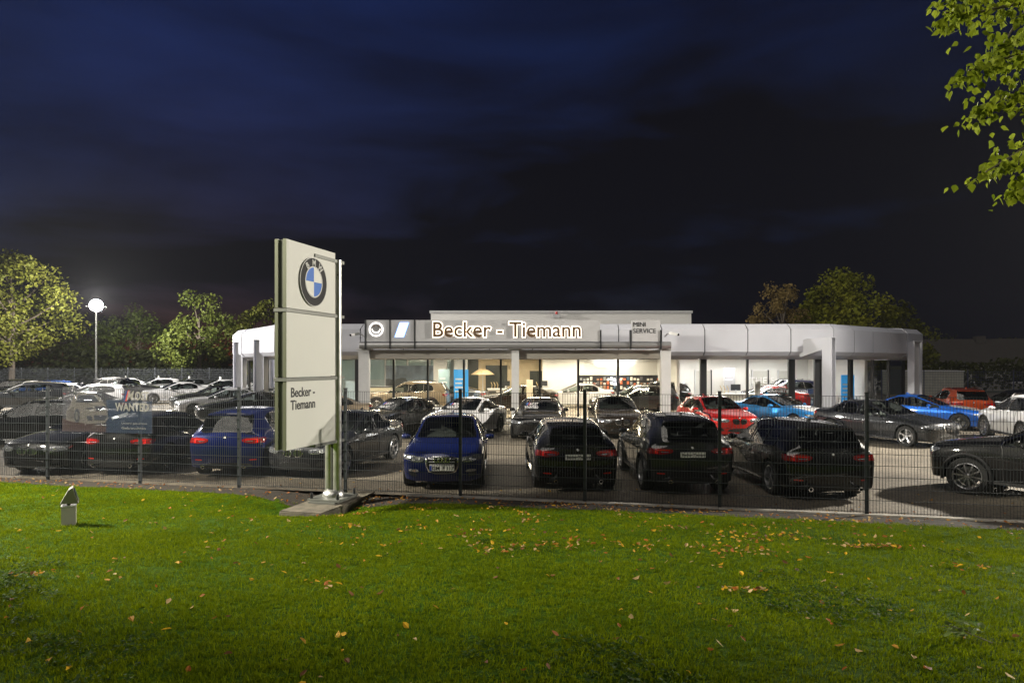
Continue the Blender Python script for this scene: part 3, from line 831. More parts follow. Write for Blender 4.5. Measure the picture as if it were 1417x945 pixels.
    si = conform(bvh, rounded([(0.58*W,lowz),(0.80*W,lowz+0.03),(0.78*W,lowz+0.13),(0.62*W,lowz+0.10)],1), '+x', 'side_intake', M_TRIM, 0.006)
    for mm in (si, mirror_mesh(si)): add('side_intake', mm, lvl=1)
    # tail: bumper insert, badge, exhaust
    add('rear_diffuser', conform(bvh, rounded([(-0.74*W,zb+0.01),(0.74*W,zb+0.01),(0.66*W,zb+0.15),(-0.66*W,zb+0.15)],1), '-x', 'rear_diffuser', M_TRIM, 0.006))
    for s in (1, -1):
        add('exhaust_tip', MB().lathe([(0.030,-0.12),(0.042,-0.12),(0.045,0.06),(0.038,0.06),(0.034,-0.10)], 16, 'x').mesh('exhaust_tip', M_CHROME, True), Matrix.Translation((-F+0.06, s*0.52*W, zb+0.07)), lvl=1)
    for ax, zz, xx in (('+x', zn-0.025, 6), ('-x', zd-0.06, -6)):
        c = conform(bvh, [(0.042*math.cos(a*PI/10), zz+0.042*math.sin(a*PI/10)) for a in range(20)], ax, 'badge', M_GLOSSBLK, 0.008, 0.0, 20, (1,0.8,0.4))
        bi = add('badge', c, lvl=1)
        q = conform(bvh, [(0.028*math.cos(a*PI/10), zz+0.028*math.sin(a*PI/10)) for a in range(20)], ax, 'badge_centre', M_BADGEWHITE, 0.011, 0.0, 20, (1,0.8,0.4))
        add('badge_centre', q, None, bi, 2)
    # spoiler lip / roof aerial / rails / mirrors / sills
    if kind in ('hatch','wagon','suv','mpv'):
        a = S['rear'][4]
        add('roof_spoiler', MB().prism([(a[3][0]+0.10,a[3][2]+0.012),(a[3][0]-0.10,a[3][2]-0.012),(a[3][0]-0.09,a[3][2]-0.035),(a[3][0]+0.06,a[3][2]-0.02)], 'y', -0.55*W, 0.55*W).mesh('roof_spoiler', PAINT['black']))
    ra = S['rear'][2][3] if kind != 'coupe' else S['rear'][0][3]
    add('roof_aerial', MB().prism([(0.09,0),(-0.07,0),(-0.085,0.055),(-0.055,0.06)], 'y', -0.012, 0.012).mesh('roof_aerial', PAINT['black']), Matrix.Translation((ra[0]-0.15, 0, ra[2]+0.005)), lvl=1)
    if S['rails']:
        for s in (1, -1):
            y = s*0.655*W; zt = S['rear'][0][3][2]
            add('roof_rail', MB().tube([(S['xs']-0.15,y,zt-0.05),(S['xs']-0.3,y,zt+0.03),(-0.6,y,zt+0.045),(-1.35,y,zt+0.015),(-1.5,y,zt-0.06)], 0.016, 6).mesh('roof_rail', M_CHROME if kind == 'suv' else M_GLOSSBLK, True), lvl=1)
    for s in (1, -1):
        mz = S['belt']+0.075; mx_ = S['xc']-0.36
        mb = MB(); n = 12
        sec = []
        for t_, sc in ((0.0,0.55),(0.25,0.9),(0.7,1.0),(1.0,0.72)):
            for k in range(n):
                a = 2*PI*k/n
                sec.append((mx_+0.075*sc*math.cos(a)+0.02-0.03*t_, s*(W*0.95+0.03+0.19*t_), mz+0.068*sc*math.sin(a)))
        fs = [(i*n+k, i*n+(k+1)%n, (i+1)*n+(k+1)%n, (i+1)*n+k) for i in range(3) for k in range(n)] + [tuple(range(n)), tuple(3*n+k for k in range(n))]
        mb.quadmesh(sec, fs); mi = add('wing_mirror', mb.mesh('wing_mirror', PAINT['black'], True, 60))
        add('mirror_arm', MB().beam((mx_+0.02,s*W*0.86,mz-0.075),(mx_+0.02,s*(W*0.95+0.08),mz-0.03),0.09,0.03).mesh('mirror_arm', M_TRIM), None, mi, 1)
        add('side_sill', MB().prism([(s*W*0.93,zb-0.0),(s*W*0.985,zb+0.02),(s*W*0.985,zb+0.075),(s*W*0.94,zb+0.09)], 'x', S['xr']+S['Rw']+0.07, S['xf']-S['Rw']-0.07).mesh('side_sill', M_TRIM if kind in ('suv','mpv') else PAINT['black']))
        if kind == 'suv':
            for x in (S['xf'], S['xr']):
                pts = [(x+(S['Rw']+0.07)*math.cos(a), s*(W*0.985), S['Rw']+(S['Rw']+0.07)*math.sin(a)) for a in [PI*q/14 for q in range(-1,16)]]
                add('arch_cladding', MB().tube(pts, 0.035, 6).mesh('arch_cladding', M_TRIM, True), lvl=1)
    # cabin
    zf = S['zb']+0.12
    cab = MB().box(-1.5,0.9,-W*0.78,W*0.78,zf-0.02,zf+0.04)
    cab.prism([(S['xc']-0.05,S['zc']-0.06),(S['xc']-0.42,S['zc']-0.03),(S['xc']-0.50,S['zc']-0.14),(S['xc']-0.35,zf)], 'y', -W*0.78, W*0.78)
    cab.box(-1.75 if kind not in ('coupe','sedan') else -1.6, -1.42, -W*0.7, W*0.7, zf, S['belt']-0.08)
    add('cabin', cab.mesh('cabin', M_SEAT), lvl=1)
    for s in (1, -1):
        M = Matrix.Translation((-0.02, s*0.37, zf+0.06 + (0.08 if kind in ('suv','mpv') else 0)))
        si_ = add('seat', SEAT, M, lvl=1); add('headrest', HEADREST, M, si_, 1)
    M = Matrix.Translation((-0.86, 0, zf+0.07 + (0.08 if kind in ('suv','mpv') else 0)))
    bi = add('rear_bench', BENCH, M, lvl=1)
    for s in (1, -1): add('headrest', HEADREST, M @ Matrix.Translation((0, s*0.36, -0.04)), bi, 2)
    st = MB()
    pts = [(S['xc']-0.56+0.06*math.sin(a), 0.37+0.18*math.cos(a), S['zc']-0.06+0.17*math.sin(a)) for a in [2*PI*q/18 for q in range(19)]]
    st.tube(pts, 0.016, 6, caps=False); add('steering_wheel', st.mesh('steering_wheel', M_SEAT, True), lvl=2)
    PROTO[kind] = (S, T, bvh)
    return PROTO[kind]

def plate_meshes(txt, dealer=False):
    a = MB().box(-0.006,0.006,-0.26,0.26,-0.055,0.055).mesh('number_plate', M_PLATE)
    b = MB().box(0.006,0.008,-0.258,-0.215,-0.052,0.052).mesh('plate_band', M_PLATEBLUE)
    t = text_mesh(txt, 0.105 if not dealer else 0.075, 0, 0.002, 'CENTER', 2)
    t.transform(Matrix.Translation((0.0085,0.02,-0.036 if not dealer else -0.024)) @ Matrix(((0,0,1,0),(1,0,0,0),(0,1,0,0),(0,0,0,1))))
    t.materials.append(M_PLATETXT)
    return a, b, t
PL_AUDI = plate_meshes('GM  F 117'); PL_DEAL = plate_meshes('Becker-Tiemann', True)

def decal_on(bvh, txt, size, y0, z0, sign=1, m=None, name='windscreen_lettering', cap=0.9):
    me = text_mesh(txt, size, 0, 0.002, 'CENTER', 2)
    for v in me.vertices:
        y, z = y0 + v.co.x, z0 + v.co.y*cap
        h = bvh.ray_cast(Vector((6*sign, y*sign, z)), Vector((-sign,0,0)))
        if h[0]: v.co = h[0] + Vector((0.008*sign,0,0.006))
        else: v.co = Vector((1.0*sign,y,z))
    me.materials.append(m or M_DECAL); return me

NCAR = [0]
def car(kind, color, label, x, y, heading, group='cars parked in the lot', z=0.0, rim=None, detail=2, decal=False, rear_plate=None, front_plate=None,
        scale=1.0, steer=0, hood=None, roof_sign=False, paper=False, name='parked_car', audi=False):
    S, T, bvh = car_proto(kind)
    NCAR[0] += 1
    t = thing(name, label, 'car', (x, y, z), R_(heading), group)
    pm = PAINT[color]; objs = []
    rim = rim or RIM_B
    t.scale = (scale,)*3
    for nm, me, M, par, lvl in T:
        if lvl > detail: objs.append(None); continue
        if audi and nm in ('grille_frame','grille','grille_bars','lower_grille','badge','badge_centre'): objs.append(None); continue
        p = objs[par] if par is not None else t
        if p is None: objs.append(None); continue
        o = link(nm, me, p)
        if M is not None: o.matrix_local = M if par is None or T[par][2] is None else T[par][2].inverted() @ M
        if me.materials and me.materials[0] == PAINT['black'] and pm != PAINT['black']:
            o.material_slots[0].link = 'OBJECT'; o.material_slots[0].material = pm
        objs.append(o)
    Rw = S['Rw']
    for xw in (S['xf'], S['xr']):
        for s in (1, -1):
            w = link('wheel', None, t, (xw, s*(S['W']-0.125), Rw)); w.scale = (Rw,)*3
            w.rotation_euler = (0, 0, (0 if s > 0 else PI) + (R_(steer) if xw > 0 else 0))
            link('tyre', TYRE, w); r = link('rim', rim, w); r.rotation_euler = (0, rnd.uniform(0, 1.2), 0)
            if detail > 0: link('brake_disc', DISC, w)
    if rear_plate:
        hh = bvh.ray_cast(Vector((-6,0,S['zd']-0.20)), Vector((1,0,0)))
        a = link('number_plate', rear_plate[0], t, (hh[0].x-0.012, 0, S['zd']-0.20), PI)
        if rear_plate is not PL_DEAL: link('plate_band', rear_plate[1], a)
        link('plate_lettering', rear_plate[2], a)
    if front_plate:
        zz = S['zn']-0.30; hh = bvh.ray_cast(Vector((6,0,zz)), Vector((-1,0,0)))
        a = link('number_plate', front_plate[0], t, (hh[0].x+0.022, 0, zz))
        link('plate_band', front_plate[1], a); link('plate_lettering', front_plate[2], a)
    if decal:
        link('windscreen_lettering', DECALS[kind][0], t); link('windscreen_lettering', DECALS[kind][1], t); link('windscreen_stripes', DECALS[kind][2], t)
    if hood:
        hd = conform(bvh, rounded([(S['L']/2-0.22,-0.50),(S['L']/2-0.22,0.50),(S['xc']+0.16,0.66),(S['xc']+0.16,-0.66)],1), '+z', 'bonnet_overlay', PAINT[hood], 0.004, 0.002, 60)
        link('bonnet_overlay', hd, t)
    if audi:
        fr = conform(bvh, rounded([(-0.29,S['zn']-0.44),(0.29,S['zn']-0.44),(0.37,S['zn']-0.22),(0.36,S['zn']-0.05),(-0.36,S['zn']-0.05),(-0.37,S['zn']-0.22)],1), '+x', 'grille_frame', M_CHROME, 0.010)
        fo = link('grille_frame', fr, t)
        gi = conform(bvh, rounded([(-0.27,S['zn']-0.42),(0.27,S['zn']-0.42),(0.345,S['zn']-0.22),(0.335,S['zn']-0.07),(-0.335,S['zn']-0.07),(-0.345,S['zn']-0.22)],1), '+x', 'grille', M_GLOSSBLK, 0.014, 0.0)
        link('grille', gi, fo)
        for q in range(5):
            zz = S['zn']-0.11-q*0.06; xb = bvh.ray_cast(Vector((6,0,zz)), Vector((-1,0,0)))[0].x
            me = MB()
            ps = [bvh.ray_cast(Vector((6,yy,zz)), Vector((-1,0,0)))[0] + Vector((0.018,0,0)) for yy in [(-0.28+0.56*e/6)*(1-0.03*q) for e in range(7)]]
            me.tube(ps, 0.008, 5); me.build('grille_slat', M_CHROME if q == 0 else M_LSTEEL, fo)
        for q in range(4):
            yy = -0.115+q*0.0767; zz = S['zn']-0.125; hh = bvh.ray_cast(Vector((6,yy,zz)), Vector((-1,0,0)))[0]
            mb = MB().tube([(hh.x+0.035, yy+0.05*math.cos(a), zz+0.05*math.sin(a)) for a in [2*PI*e/20 for e in range(21)]], 0.009, 6, caps=False)
            mb.build('emblem_ring', M_CHROME, t, True)
        for s in (1, -1):
            f = conform(bvh, rounded([(s*0.47,S['zn']-0.40),(s*0.72,S['zn']-0.38),(s*0.72,S['zn']-0.33),(s*0.50,S['zn']-0.33)],1), '+x', 'fog_light', M_HEADLENS, 0.012, n=24)
            link('fog_light', f, t)
    if roof_sign:
        MB().prism([(-0.05,0),(0.05,0),(0.02,0.17),(-0.02,0.17)], 'x' if False else 'y', -0.24, 0.24).build('roof_price_sign', M_PLATE, t, loc=(-0.3, 0, S['H']+0.01))
    if paper:
        p = MB().box(-0.002,0.002,-0.15,0.15,-0.10,0.10).build('price_sheet', M_PLATE, t, loc=(S['xc']-0.30, -0.3, S['belt']+0.15)); p.rotation_euler = (0, R_(-55), 0)
    return t
DECALS = {}
for kd in ('coupe','hatch','sedan'):
    S, T, bvh = car_proto(kd)
    z1 = S['zc']+0.17
    st = MB()
    for q, (mm) in enumerate((0,1,2)):
        st.mi = q; y = -0.50+q*0.045
        pts = []
        for yy, zz in ((y,z1+0.0),(y+0.04,z1),(y+0.075,z1+0.075),(y+0.035,z1+0.075)):
            h = bvh.ray_cast(Vector((6,yy,zz)), Vector((-1,0,0))); pts.append(h[0]+Vector((0.008,0,0.006)))
        st.quadmesh(pts, [(0,1,2,3)])
    DECALS[kd] = (decal_on(bvh, 'MOST', 0.12, -0.19, z1), decal_on(bvh, 'WANTED', 0.12, -0.26, z1-0.105), st.mesh('windscreen_stripes', [M_DECALBLUE, M_BADGEBLUE, M_DECALRED]))
# ------------------------------------------------------------------ showroom building
bld = thing('showroom_building', 'long low white car showroom with glass front and panelled fascia', 'building')
PL = [(-14.7, 38.2), (-10.3, 31.6), (14.25, 31.6), (21.2, 37.0)]        # glass line
PLB = [(-14.7, 50), *PL, (21.2, 52)]
def offset_poly(pl, o):
    out = []
    for i, p in enumerate(pl):
        ns = []
        for a, b in ((i-1, i), (i, i+1)):
            if 0 <= a and b < len(pl):
                d = Vector((pl[b][0]-pl[a][0], pl[b][1]-pl[a][1])).normalized(); ns.append(Vector((d.y, -d.x)))
        if len(ns) == 2:
            n = (ns[0]+ns[1]).normalized(); k = o/max(0.3, n.dot(ns[0])); out.append((p[0]+n.x*k, p[1]+n.y*k))
        else: out.append((p[0]+ns[0].x*o, p[1]+ns[0].y*o))
    return out
# fascia: (outward offset, height) profile, one panel per 1.83 m
PROF = [(0.10, 2.86), (0.62, 3.02), (0.80, 3.20), (0.80, 4.22), (0.55, 4.46), (0.0, 4.50)]
lines = [offset_poly(PLB, o) for o, z in PROF]
LF = [offset_poly(PLB, o) for o in (0.0,)]
for si in range(len(PLB)-1):
    ln = math.dist(PLB[si], PLB[si+1]); n = max(1, round(ln/1.83))
    for k in range(n):
        g = 0.020/ln
        t0, t1 = k/n + g, (k+1)/n - g
        vs_ = []
        for (o, z), pl in zip(PROF, lines):
            for t in (t0, t1): vs_.append((lerp(pl[si][0], pl[si+1][0], t), lerp(pl[si][1], pl[si+1][1], t), z))
        n_ = len(PROF); ins = []
        for q in range(2*n_):
            v = vs_[q]; ins.append(v)
        fs = [(2*q, 2*q+1, 2*q+3, 2*q+2) for q in range(n_-1)]
        ob = MB().quadmesh(vs_, fs).build('fascia_panel', M_WHITE, bld)
        md = ob.modifiers.new('t', 'SOLIDIFY'); md.thickness = 0.03; md.offset = 1 if False else -1
core = MB()
c0 = offset_poly(PLB, 0.52); 
core.quadmesh([(x, y, 3.08) for x, y in c0] + [(x, y, 4.14) for x, y in c0], [(i, i+1, len(c0)+i+1, len(c0)+i) for i in range(len(c0)-1)])
core.build('fascia_backing', M_BLACK, bld)
# roof, soffit, upper block
rp_ = offset_poly(PLB, 0.02)
MB().quadmesh([(x, y, 4.44) for x, y in rp_], [tuple(range(len(rp_)))]).build('roof', mat('roof_felt', (0.2,0.2,0.2), 0.9), bld)
cp = offset_poly(PLB, 0.12)
MB().quadmesh([(x, y, 3.03) for x, y in cp], [tuple(range(len(cp)))]).build('ceiling', mat('ceiling_white', (0.7,0.68,0.64), 0.8), bld)
ub = MB().box(-4.75, 10.5, 40, 49, 4.44, 5.62).build('upper_storey', M_WHITEWALL, bld)
MB().box(-4.82, 10.57, 39.93, 49.07, 5.62, 5.76).build('parapet_cap', M_LSTEEL, ub)
# floor
MB().quadmesh([(x, y, 0.10) for x, y in offset_poly(PLB, 0.05)], [tuple(range(len(PLB)))]).build('showroom_floor', mat('floor_tiles', (0.42,0.36,0.28), 0.22, var=0.06), bld)
MB().quadmesh([(x, y, z) for z in (0.0, 0.105) for x, y in offset_poly(PL, 0.06)], [(i, i+1, i+5, i+4) for i in range(3)]).build('plinth', mat('plinth_white', (0.62,0.60,0.56), 0.5), bld)
# glass panes and mullions
def pane_run(a, b, cuts, wide=()):
    a = Vector((*a, 0)); b = Vector((*b, 0)); d = (b-a); ln = d.length; d = d/ln; nrm = Vector((d.y, -d.x, 0))
    cs = [0.0] + [c for c in cuts if 0.05 < c < ln-0.05] + [ln]
    for i, c in enumerate(cs):
        p = a + d*c; w = 0.30 if i in wide else 0.09
        MB().beam(p+Vector((0,0,0.1)), p+Vector((0,0,3.03)), 0.14, w, up=d).build('mullion', M_BLACK, bld)
        if i < len(cs)-1:
            q = a + d*cs[i+1]
            p0 = p + d*(w/2); p1 = q - d*0.05
            MB().quadmesh([p0+Vector((0,0,.12)), p1+Vector((0,0,.12)), p1+Vector((0,0,3.0)), p0+Vector((0,0,3.0))], [(0,1,2,3)]).build('pane', M_CLEAR, bld)
            MB().beam(p0+Vector((0,0,.13)), p1+Vector((0,0,.13)), 0.06, 0.05).build('glazing_bar', M_BLACK, bld)
pane_run(PL[0], PL[1], [2.0, 4.0, 6.0], wide=(1,3))
pxs = [445, 496, 545, 592, 642, 693, 747, 800, 855, 915, 973, 1034, 1095, 1131]
pane_run(PL[1], PL[2], [XD(x, 31.6) + 10.3 for x in pxs], wide=(2, 11, 13, 14))
pane_run(PL[2], PL[3], [1.1, 2.9, 5.2, 7.0], wide=(1, 2))
# inner walls
wl_ = MB().box(-3.2, 9.2, 44.0, 44.15, 0.1, 3.02).build('beige_partition', M_BEIGE, bld)
MB().box(1.9, 9.2, 42.6, 42.75, 0.1, 3.02).build('white_partition', M_WHITEWALL, bld)
MB().box(9.2, 21.0, 43.6, 43.75, 0.1, 3.02).build('white_partition', M_WHITEWALL, bld)
MB().box(9.05, 9.20, 37.5, 43.6, 0.1, 3.02).build('white_partition', M_WHITEWALL, bld)
MB().box(18.9, 19.05, 36.6, 43.6, 0.1, 3.02).build('white_partition', M_WHITEWALL, bld)
MB().box(-14.5, -3.2, 46.0, 46.15, 0.1, 3.02).build('office_wall', mat('office_grey', (0.30,0.36,0.37), 0.5), bld)
MB().box(-3.35, -3.2, 41.0, 46.0, 0.1, 3.02).build('white_partition', M_WHITEWALL, bld)
for x in (-4.6, -3.4): MB().box(x, x+0.75, 40.0, 40.5, 0.1, 3.02).build('white_pillar', M_WHITEWALL, bld)
for x in (-13, -11.5, -10, -8.5, -7.0, -5.5):       # office glazing on the left
    fr = MB().box(x, x+1.4, 45.9, 45.95, 1.6, 2.9).build('office_window', mat('office_pane', (0.28,0.38,0.40), 0.1, coat=0.5), bld)
    MB().box(x-0.05, x+0.03, 45.85, 45.99, 0.1, 3.0).build('window_frame', M_LSTEEL, fr)
for x, w in ((XD(963, 43.5), 0.95), (XD(1042, 43.5), 0.95), (XD(1078, 43.5), 0.95)):     # doors
    d_ = MB().box(x, x+w, 43.53, 43.58, 0.1, 2.2).build('inner_door', mat('door_grey', (0.5,0.49,0.46), 0.5), bld)
    MB().box(x-0.07, x, 43.50, 43.58, 0.1, 2.26).build('door_frame', M_LSTEEL, d_); MB().box(x+w, x+w+0.07, 43.50, 43.58, 0.1, 2.26).build('door_frame', M_BLACK, d_)
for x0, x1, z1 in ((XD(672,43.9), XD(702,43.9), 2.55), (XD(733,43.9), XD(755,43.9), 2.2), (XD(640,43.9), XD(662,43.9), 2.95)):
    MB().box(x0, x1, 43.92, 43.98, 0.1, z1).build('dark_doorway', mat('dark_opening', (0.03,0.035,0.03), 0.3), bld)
# ceiling lights
M_CEIL = emit_mat('ceiling_light_warm', (1.0, 0.87, 0.65), 56)
M_CEILW = emit_mat('ceiling_light_white', (1.0, 0.97, 0.93), 46)
def ceil_light(x, y, m, lx=1.6, ly=0.35):
    l = MB().box(-lx/2-0.05, lx/2+0.05, -ly/2-0.05, ly/2+0.05, 0.0, 0.05).build('ceiling_light', M_LSTEEL, bld, loc=(x, y, 2.965))
    MB().box(-lx/2, lx/2, -ly/2, ly/2, -0.012, -0.004).build('diffuser', m, l)
for x in (-7.5, -4.8, -1.6, 1.2, 4.0, 6.8):
    for y in (33.6, 37.5, 41.2): ceil_light(x, y, M_CEIL)
for x in (10.8, 13.4, 16.2):
    for y in (34.6, 38.2, 41.8):
        if not (x > 15 and y < 35): ceil_light(x, y, M_CEILW)
ceil_light(-11.0, 36.5, M_CEILW); ceil_light(-11.0, 41, M_CEILW); ceil_light(19.8, 39, M_CEILW)
# spot washing the curved white wall over the sample display
sp = bpy.data.lights.new('wall_washer', 'SPOT'); sp.energy = 420; sp.spot_size = R_(84); sp.spot_blend = 0.25; sp.shadow_soft_size = 0.05
spo = bpy.data.objects.new('wall_washer', sp); COL.objects.link(spo); spo.location = (6.4, 42.0, 1.2); spo.rotation_euler = (R_(152), 0, 0)
wf = MB().lathe([(0.0,0.0),(0.07,0.0),(0.09,0.14),(0.0,0.06)], 14, 'z').build('wall_washer_lamp', M_BLACK, bld, loc=(6.4, 42.0, 1.02)); spo.parent = bld
# sample display wall: black panel with rows of colour chips
dsp = thing('sample_display', 'black display wall of small coloured trim samples in the showroom', 'display', (0,0,0))
x0, x1 = XD(800, 42.3), XD(925, 42.3)
MB().box(x0, x1, 42.35, 42.5, 0.1, 1.95).build('display_panel', mat('display_black', (0.015,0.015,0.018), 0.4), dsp)
chipm = [mat('chip%d' % i, c, 0.5) for i, c in enumerate(((0.6,0.58,0.55),(0.35,0.2,0.12),(0.10,0.10,0.11),(0.5,0.12,0.05),(0.25,0.26,0.28),(0.7,0.65,0.55),(0.05,0.10,0.16)))]
for i in range(26):
    for j in range(5):
        if rnd.random() < 0.10: continue
        cx = x0+0.12+i*(x1-x0-0.2)/26; cz = 0.55+j*0.27+rnd.uniform(-0.02, 0.02)
        MB().box(cx, cx+0.135, 42.30, 42.348, cz, cz+rnd.choice((0.12,0.2))).build('sample_chip', rnd.choice(chipm), dsp)
# posters and show pieces
M_POST = mat('poster_blue', (0.04, 0.30, 0.68), 0.5, emit=(0.05,0.42,0.95), estr=0.35)
M_POSTW = mat('poster_white', (0.8,0.8,0.8), 0.5)
def poster(px0, px1, d, z0, z1, label, m, lines_=4):
    t = thing('poster_stand', label, 'poster', (XD((px0+px1)/2, d), d, 0.10)); w = (px1-px0)/FPX*d/2
    MB().box(-w, w, -0.02, 0.02, z0, z1).build('poster_panel', m, t); MB().box(-w*0.7, w*0.7, -0.15, 0.15, 0, 0.03).build('foot', M_BLACK, t)
    MB().box(-0.03, 0.03, 0.025, 0.06, 0.03, z1-0.1).build('stand_post', M_LSTEEL, t)
    for q in range(lines_):
        MB().box(-w*0.8, w*(0.1+0.6*rnd.random()), -0.026, -0.021, z1-0.55-q*0.22, z1-0.47-q*0.22).build('poster_line', M_POSTW, t)
poster(628, 648, 36.5, 0.3, 2.25, 'tall light blue poster stand behind the glass left of the centre column', M_POST)
poster(607, 622, 38.0, 0.3, 2.25, 'pale grey blue poster board beside the white pillar', mat('poster_pale', (0.35,0.48,0.52), 0.5), 2)
poster(1164, 1182, 37.0, 0.2, 1.95, 'bright blue poster with white lines in the right wing window', M_POST, 5)
poster(1002, 1017, 42.5, 0.9, 2.3, 'small grey notice board hanging on the white wall', mat('poster_grey', (0.35,0.35,0.37), 0.5), 2)
lp = thing('landscape_picture', 'wide dark mountain picture panel behind the silver SUV in the showroom', 'picture', (XD(567, 41), 41, 0.1))
MB().box(-1.45, 1.45, -0.03, 0.03, 0.9, 2.45).build('picture_panel', mat('picture_sky', (0.10,0.13,0.17), 0.5, var=0.5, vscale=1.5), lp)
MB().box(-1.47, -1.40, -0.04, 0.04, 0.0, 0.9).build('leg', M_LSTEEL, lp); MB().box(1.40, 1.47, -0.04, 0.04, 0.0, 0.9).build('leg', M_LSTEEL, lp)
mv = [(-1.45,-0.034,0.92)]; mv2 = []
for q in range(13): mv2.append((-1.44+q*0.24, -0.034, 1.4+0.35*noise.noise(Vector((q*0.7,3,1)))+ (0.25 if q < 6 else 0)))
MB().quadmesh([(-1.44,-0.034,0.92),(1.44,-0.034,0.92)] + mv2[::-1], [tuple(range(15))]).build('mountain_print', mat('picture_rock', (0.05,0.055,0.06), 0.6, var=0.4), lp)
rk = thing('sales_counter', 'cream sales counter with lit glass front at the left of the showroom', 'counter', (XD(533, 36.5), 36.5, 0.1))
MB().box(-0.95, 0.95, -0.3, 0.3, 0, 1.3).build('counter_body', mat('counter_cream', (0.6,0.52,0.36), 0.5, emit=(1,0.85,0.55), estr=0.25), rk)
MB().box(-1.0, 1.0, -0.35, 0.35, 1.3, 1.35).build('counter_top', M_BLACK, rk)
for q in range(4): MB().box(-0.85+q*0.45, -0.50+q*0.45, -0.325, -0.305, 0.45, 1.15).build('counter_front', mat('counter_pale', (0.7,0.65,0.5), 0.4), rk)
ps = thing('parasol', 'beige parasol standing beside the lounge furniture in the showroom', 'parasol', (XD(668, 39), 39, 0.1))
MB().tube([(0,0,0),(0,0,2.2)], 0.025, 8).build('pole', M_LSTEEL, ps); MB().lathe([(0.02,2.3),(0.35,2.18),(0.68,1.95),(0.66,1.93),(0.3,2.14)], 8, 'z').build('canopy', mat('parasol_cloth', (0.5,0.38,0.22), 0.8), ps)
MB().lathe([(0.0,0.0),(0.25,0.0),(0.25,0.06),(0.0,0.08)], 16, 'z').build('foot', M_BLACK, ps)
fig = thing('totem', 'slim white display totem in front of the brown sedan', 'totem', (XD(733, 34.3), 34.3, 0.1))
MB().box(-0.16,0.16,-0.05,0.05,0.03,1.75).build('totem_panel', mat('totem_cream', (0.66,0.58,0.45), 0.5), fig); MB().box(-0.3,0.3,-0.2,0.2,0,0.03).build('foot', M_BLACK, fig)
fig = thing('totem', 'white display totem beside the red sedan in the right showroom', 'totem', (XD(1048, 34.0), 34.0, 0.1))
MB().box(-0.14,0.14,-0.05,0.05,0.03,1.7).build('totem_panel', M_POSTW, fig); MB().box(-0.3,0.3,-0.2,0.2,0,0.03).build('foot', M_BLACK, fig)
def desk(px, d, label, w=0.9):
    t = thing('reception_desk', label, 'desk', (XD(px, d), d, 0.1))
    MB().box(-w, w, -0.35, 0.35, 0.0, 0.98).build('desk_body', mat('desk_white', (0.7,0.68,0.64), 0.4), t); MB().box(-w-0.05, w+0.05, -0.4, 0.4, 0.98, 1.03).build('desk_top', M_POSTW, t)
    m_ = MB().box(-0.25,0.25,-0.02,0.02,1.18,1.5); m_.build('monitor', M_BLACK, t); MB().box(-0.04,0.04,-0.03,0.03,1.03,1.2).build('monitor_stand', M_LSTEEL, t)
    for q in range(3): 
        x = -w*0.8+q*0.18; MB().tube([(x,0.1,1.03),(x+0.03,0.1,1.25),(x-0.05,0.12,1.42)], 0.018, 5).build('flower_stem', mat('dry_flower', (0.55,0.4,0.2), 0.8), t)
desk(1018, 35.3, 'white reception desk with monitor and vase before the red sedan')
desk(700, 42.2, 'white desk with monitor in front of the beige wall', 1.1)
desk(752, 42.5, 'narrow white desk beside the dark doorway', 0.5)
def chairx(px, d, label):
    t = thing('lounge_chair', label, 'chair', (XD(px, d), d, 0.1))
    MB().box(-0.28,0.28,-0.28,0.28,0.38,0.46).build('seat', M_SEAT, t); MB().box(-0.28,0.28,0.24,0.30,0.46,0.95).build('backrest', M_SEAT, t)
    for a in (-0.24,0.24):
        for b in (-0.24,0.24): MB().tube([(a,b,0),(a,b,0.38)], 0.018, 6).build('leg', M_LSTEEL, t)
chairx(648, 37.6, 'dark lounge chair beside the beige parasol'); chairx(680, 40.2, 'dark chair at the white desk under the beige wall')
lt = text_obj('window_lettering', 'THE 5', 0.42, M_DECAL, bld, Matrix.Translation((XD(1037, 31.5), 31.55, 1.75)) @ UPRIGHT, sx=1.1)
lt = text_obj('window_lettering', 'NEUE MODELLE\nMIT VORFAHRT ENTDECKEN', 0.17, M_DECAL, bld, Matrix.Translation((XD(1052, 31.5), 31.55, 1.5)) @ UPRIGHT)

# outside columns with brackets
def column(x, y, rot, top=3.80, bracket=1.2, side=1):
    c = link('column', None, bld, (x, y, 0), rot)
    MB().box(-0.28,-0.23,-0.20,0.20,0,top).build('flange', M_WHITE, c); MB().box(0.23,0.28,-0.20,0.20,0,top).build('flange', M_WHITE, c)
    MB().box(-0.23,0.23,-0.05,0.05,0,top-0.01).build('web', M_LSTEEL, c)
    MB().box(-0.30,0.30,-0.22,0.22,top,top+0.03).build('cap_plate', M_WHITE, c)
    MB().prism([(0.2,top),(0.2,top-0.5),(bracket,2.95),(bracket,3.62),(0.9,top)], 'x', -0.14, 0.14).build('bracket', M_WHITE, c)
    MB().box(-0.34,0.34,-0.26,0.26,0,0.04).build('foot_plate', M_LSTEEL, c)
column(XD(1147, 30.2), 30.2, R_(48)); column(XD(1266, 35.4), 35.4, R_(20))
column(XD(361, 33.2), 33.2, R_(-12)); column(XD(332, 36.8), 36.8, R_(-12)); column(XD(382, 41.5), 41.5, R_(-90))

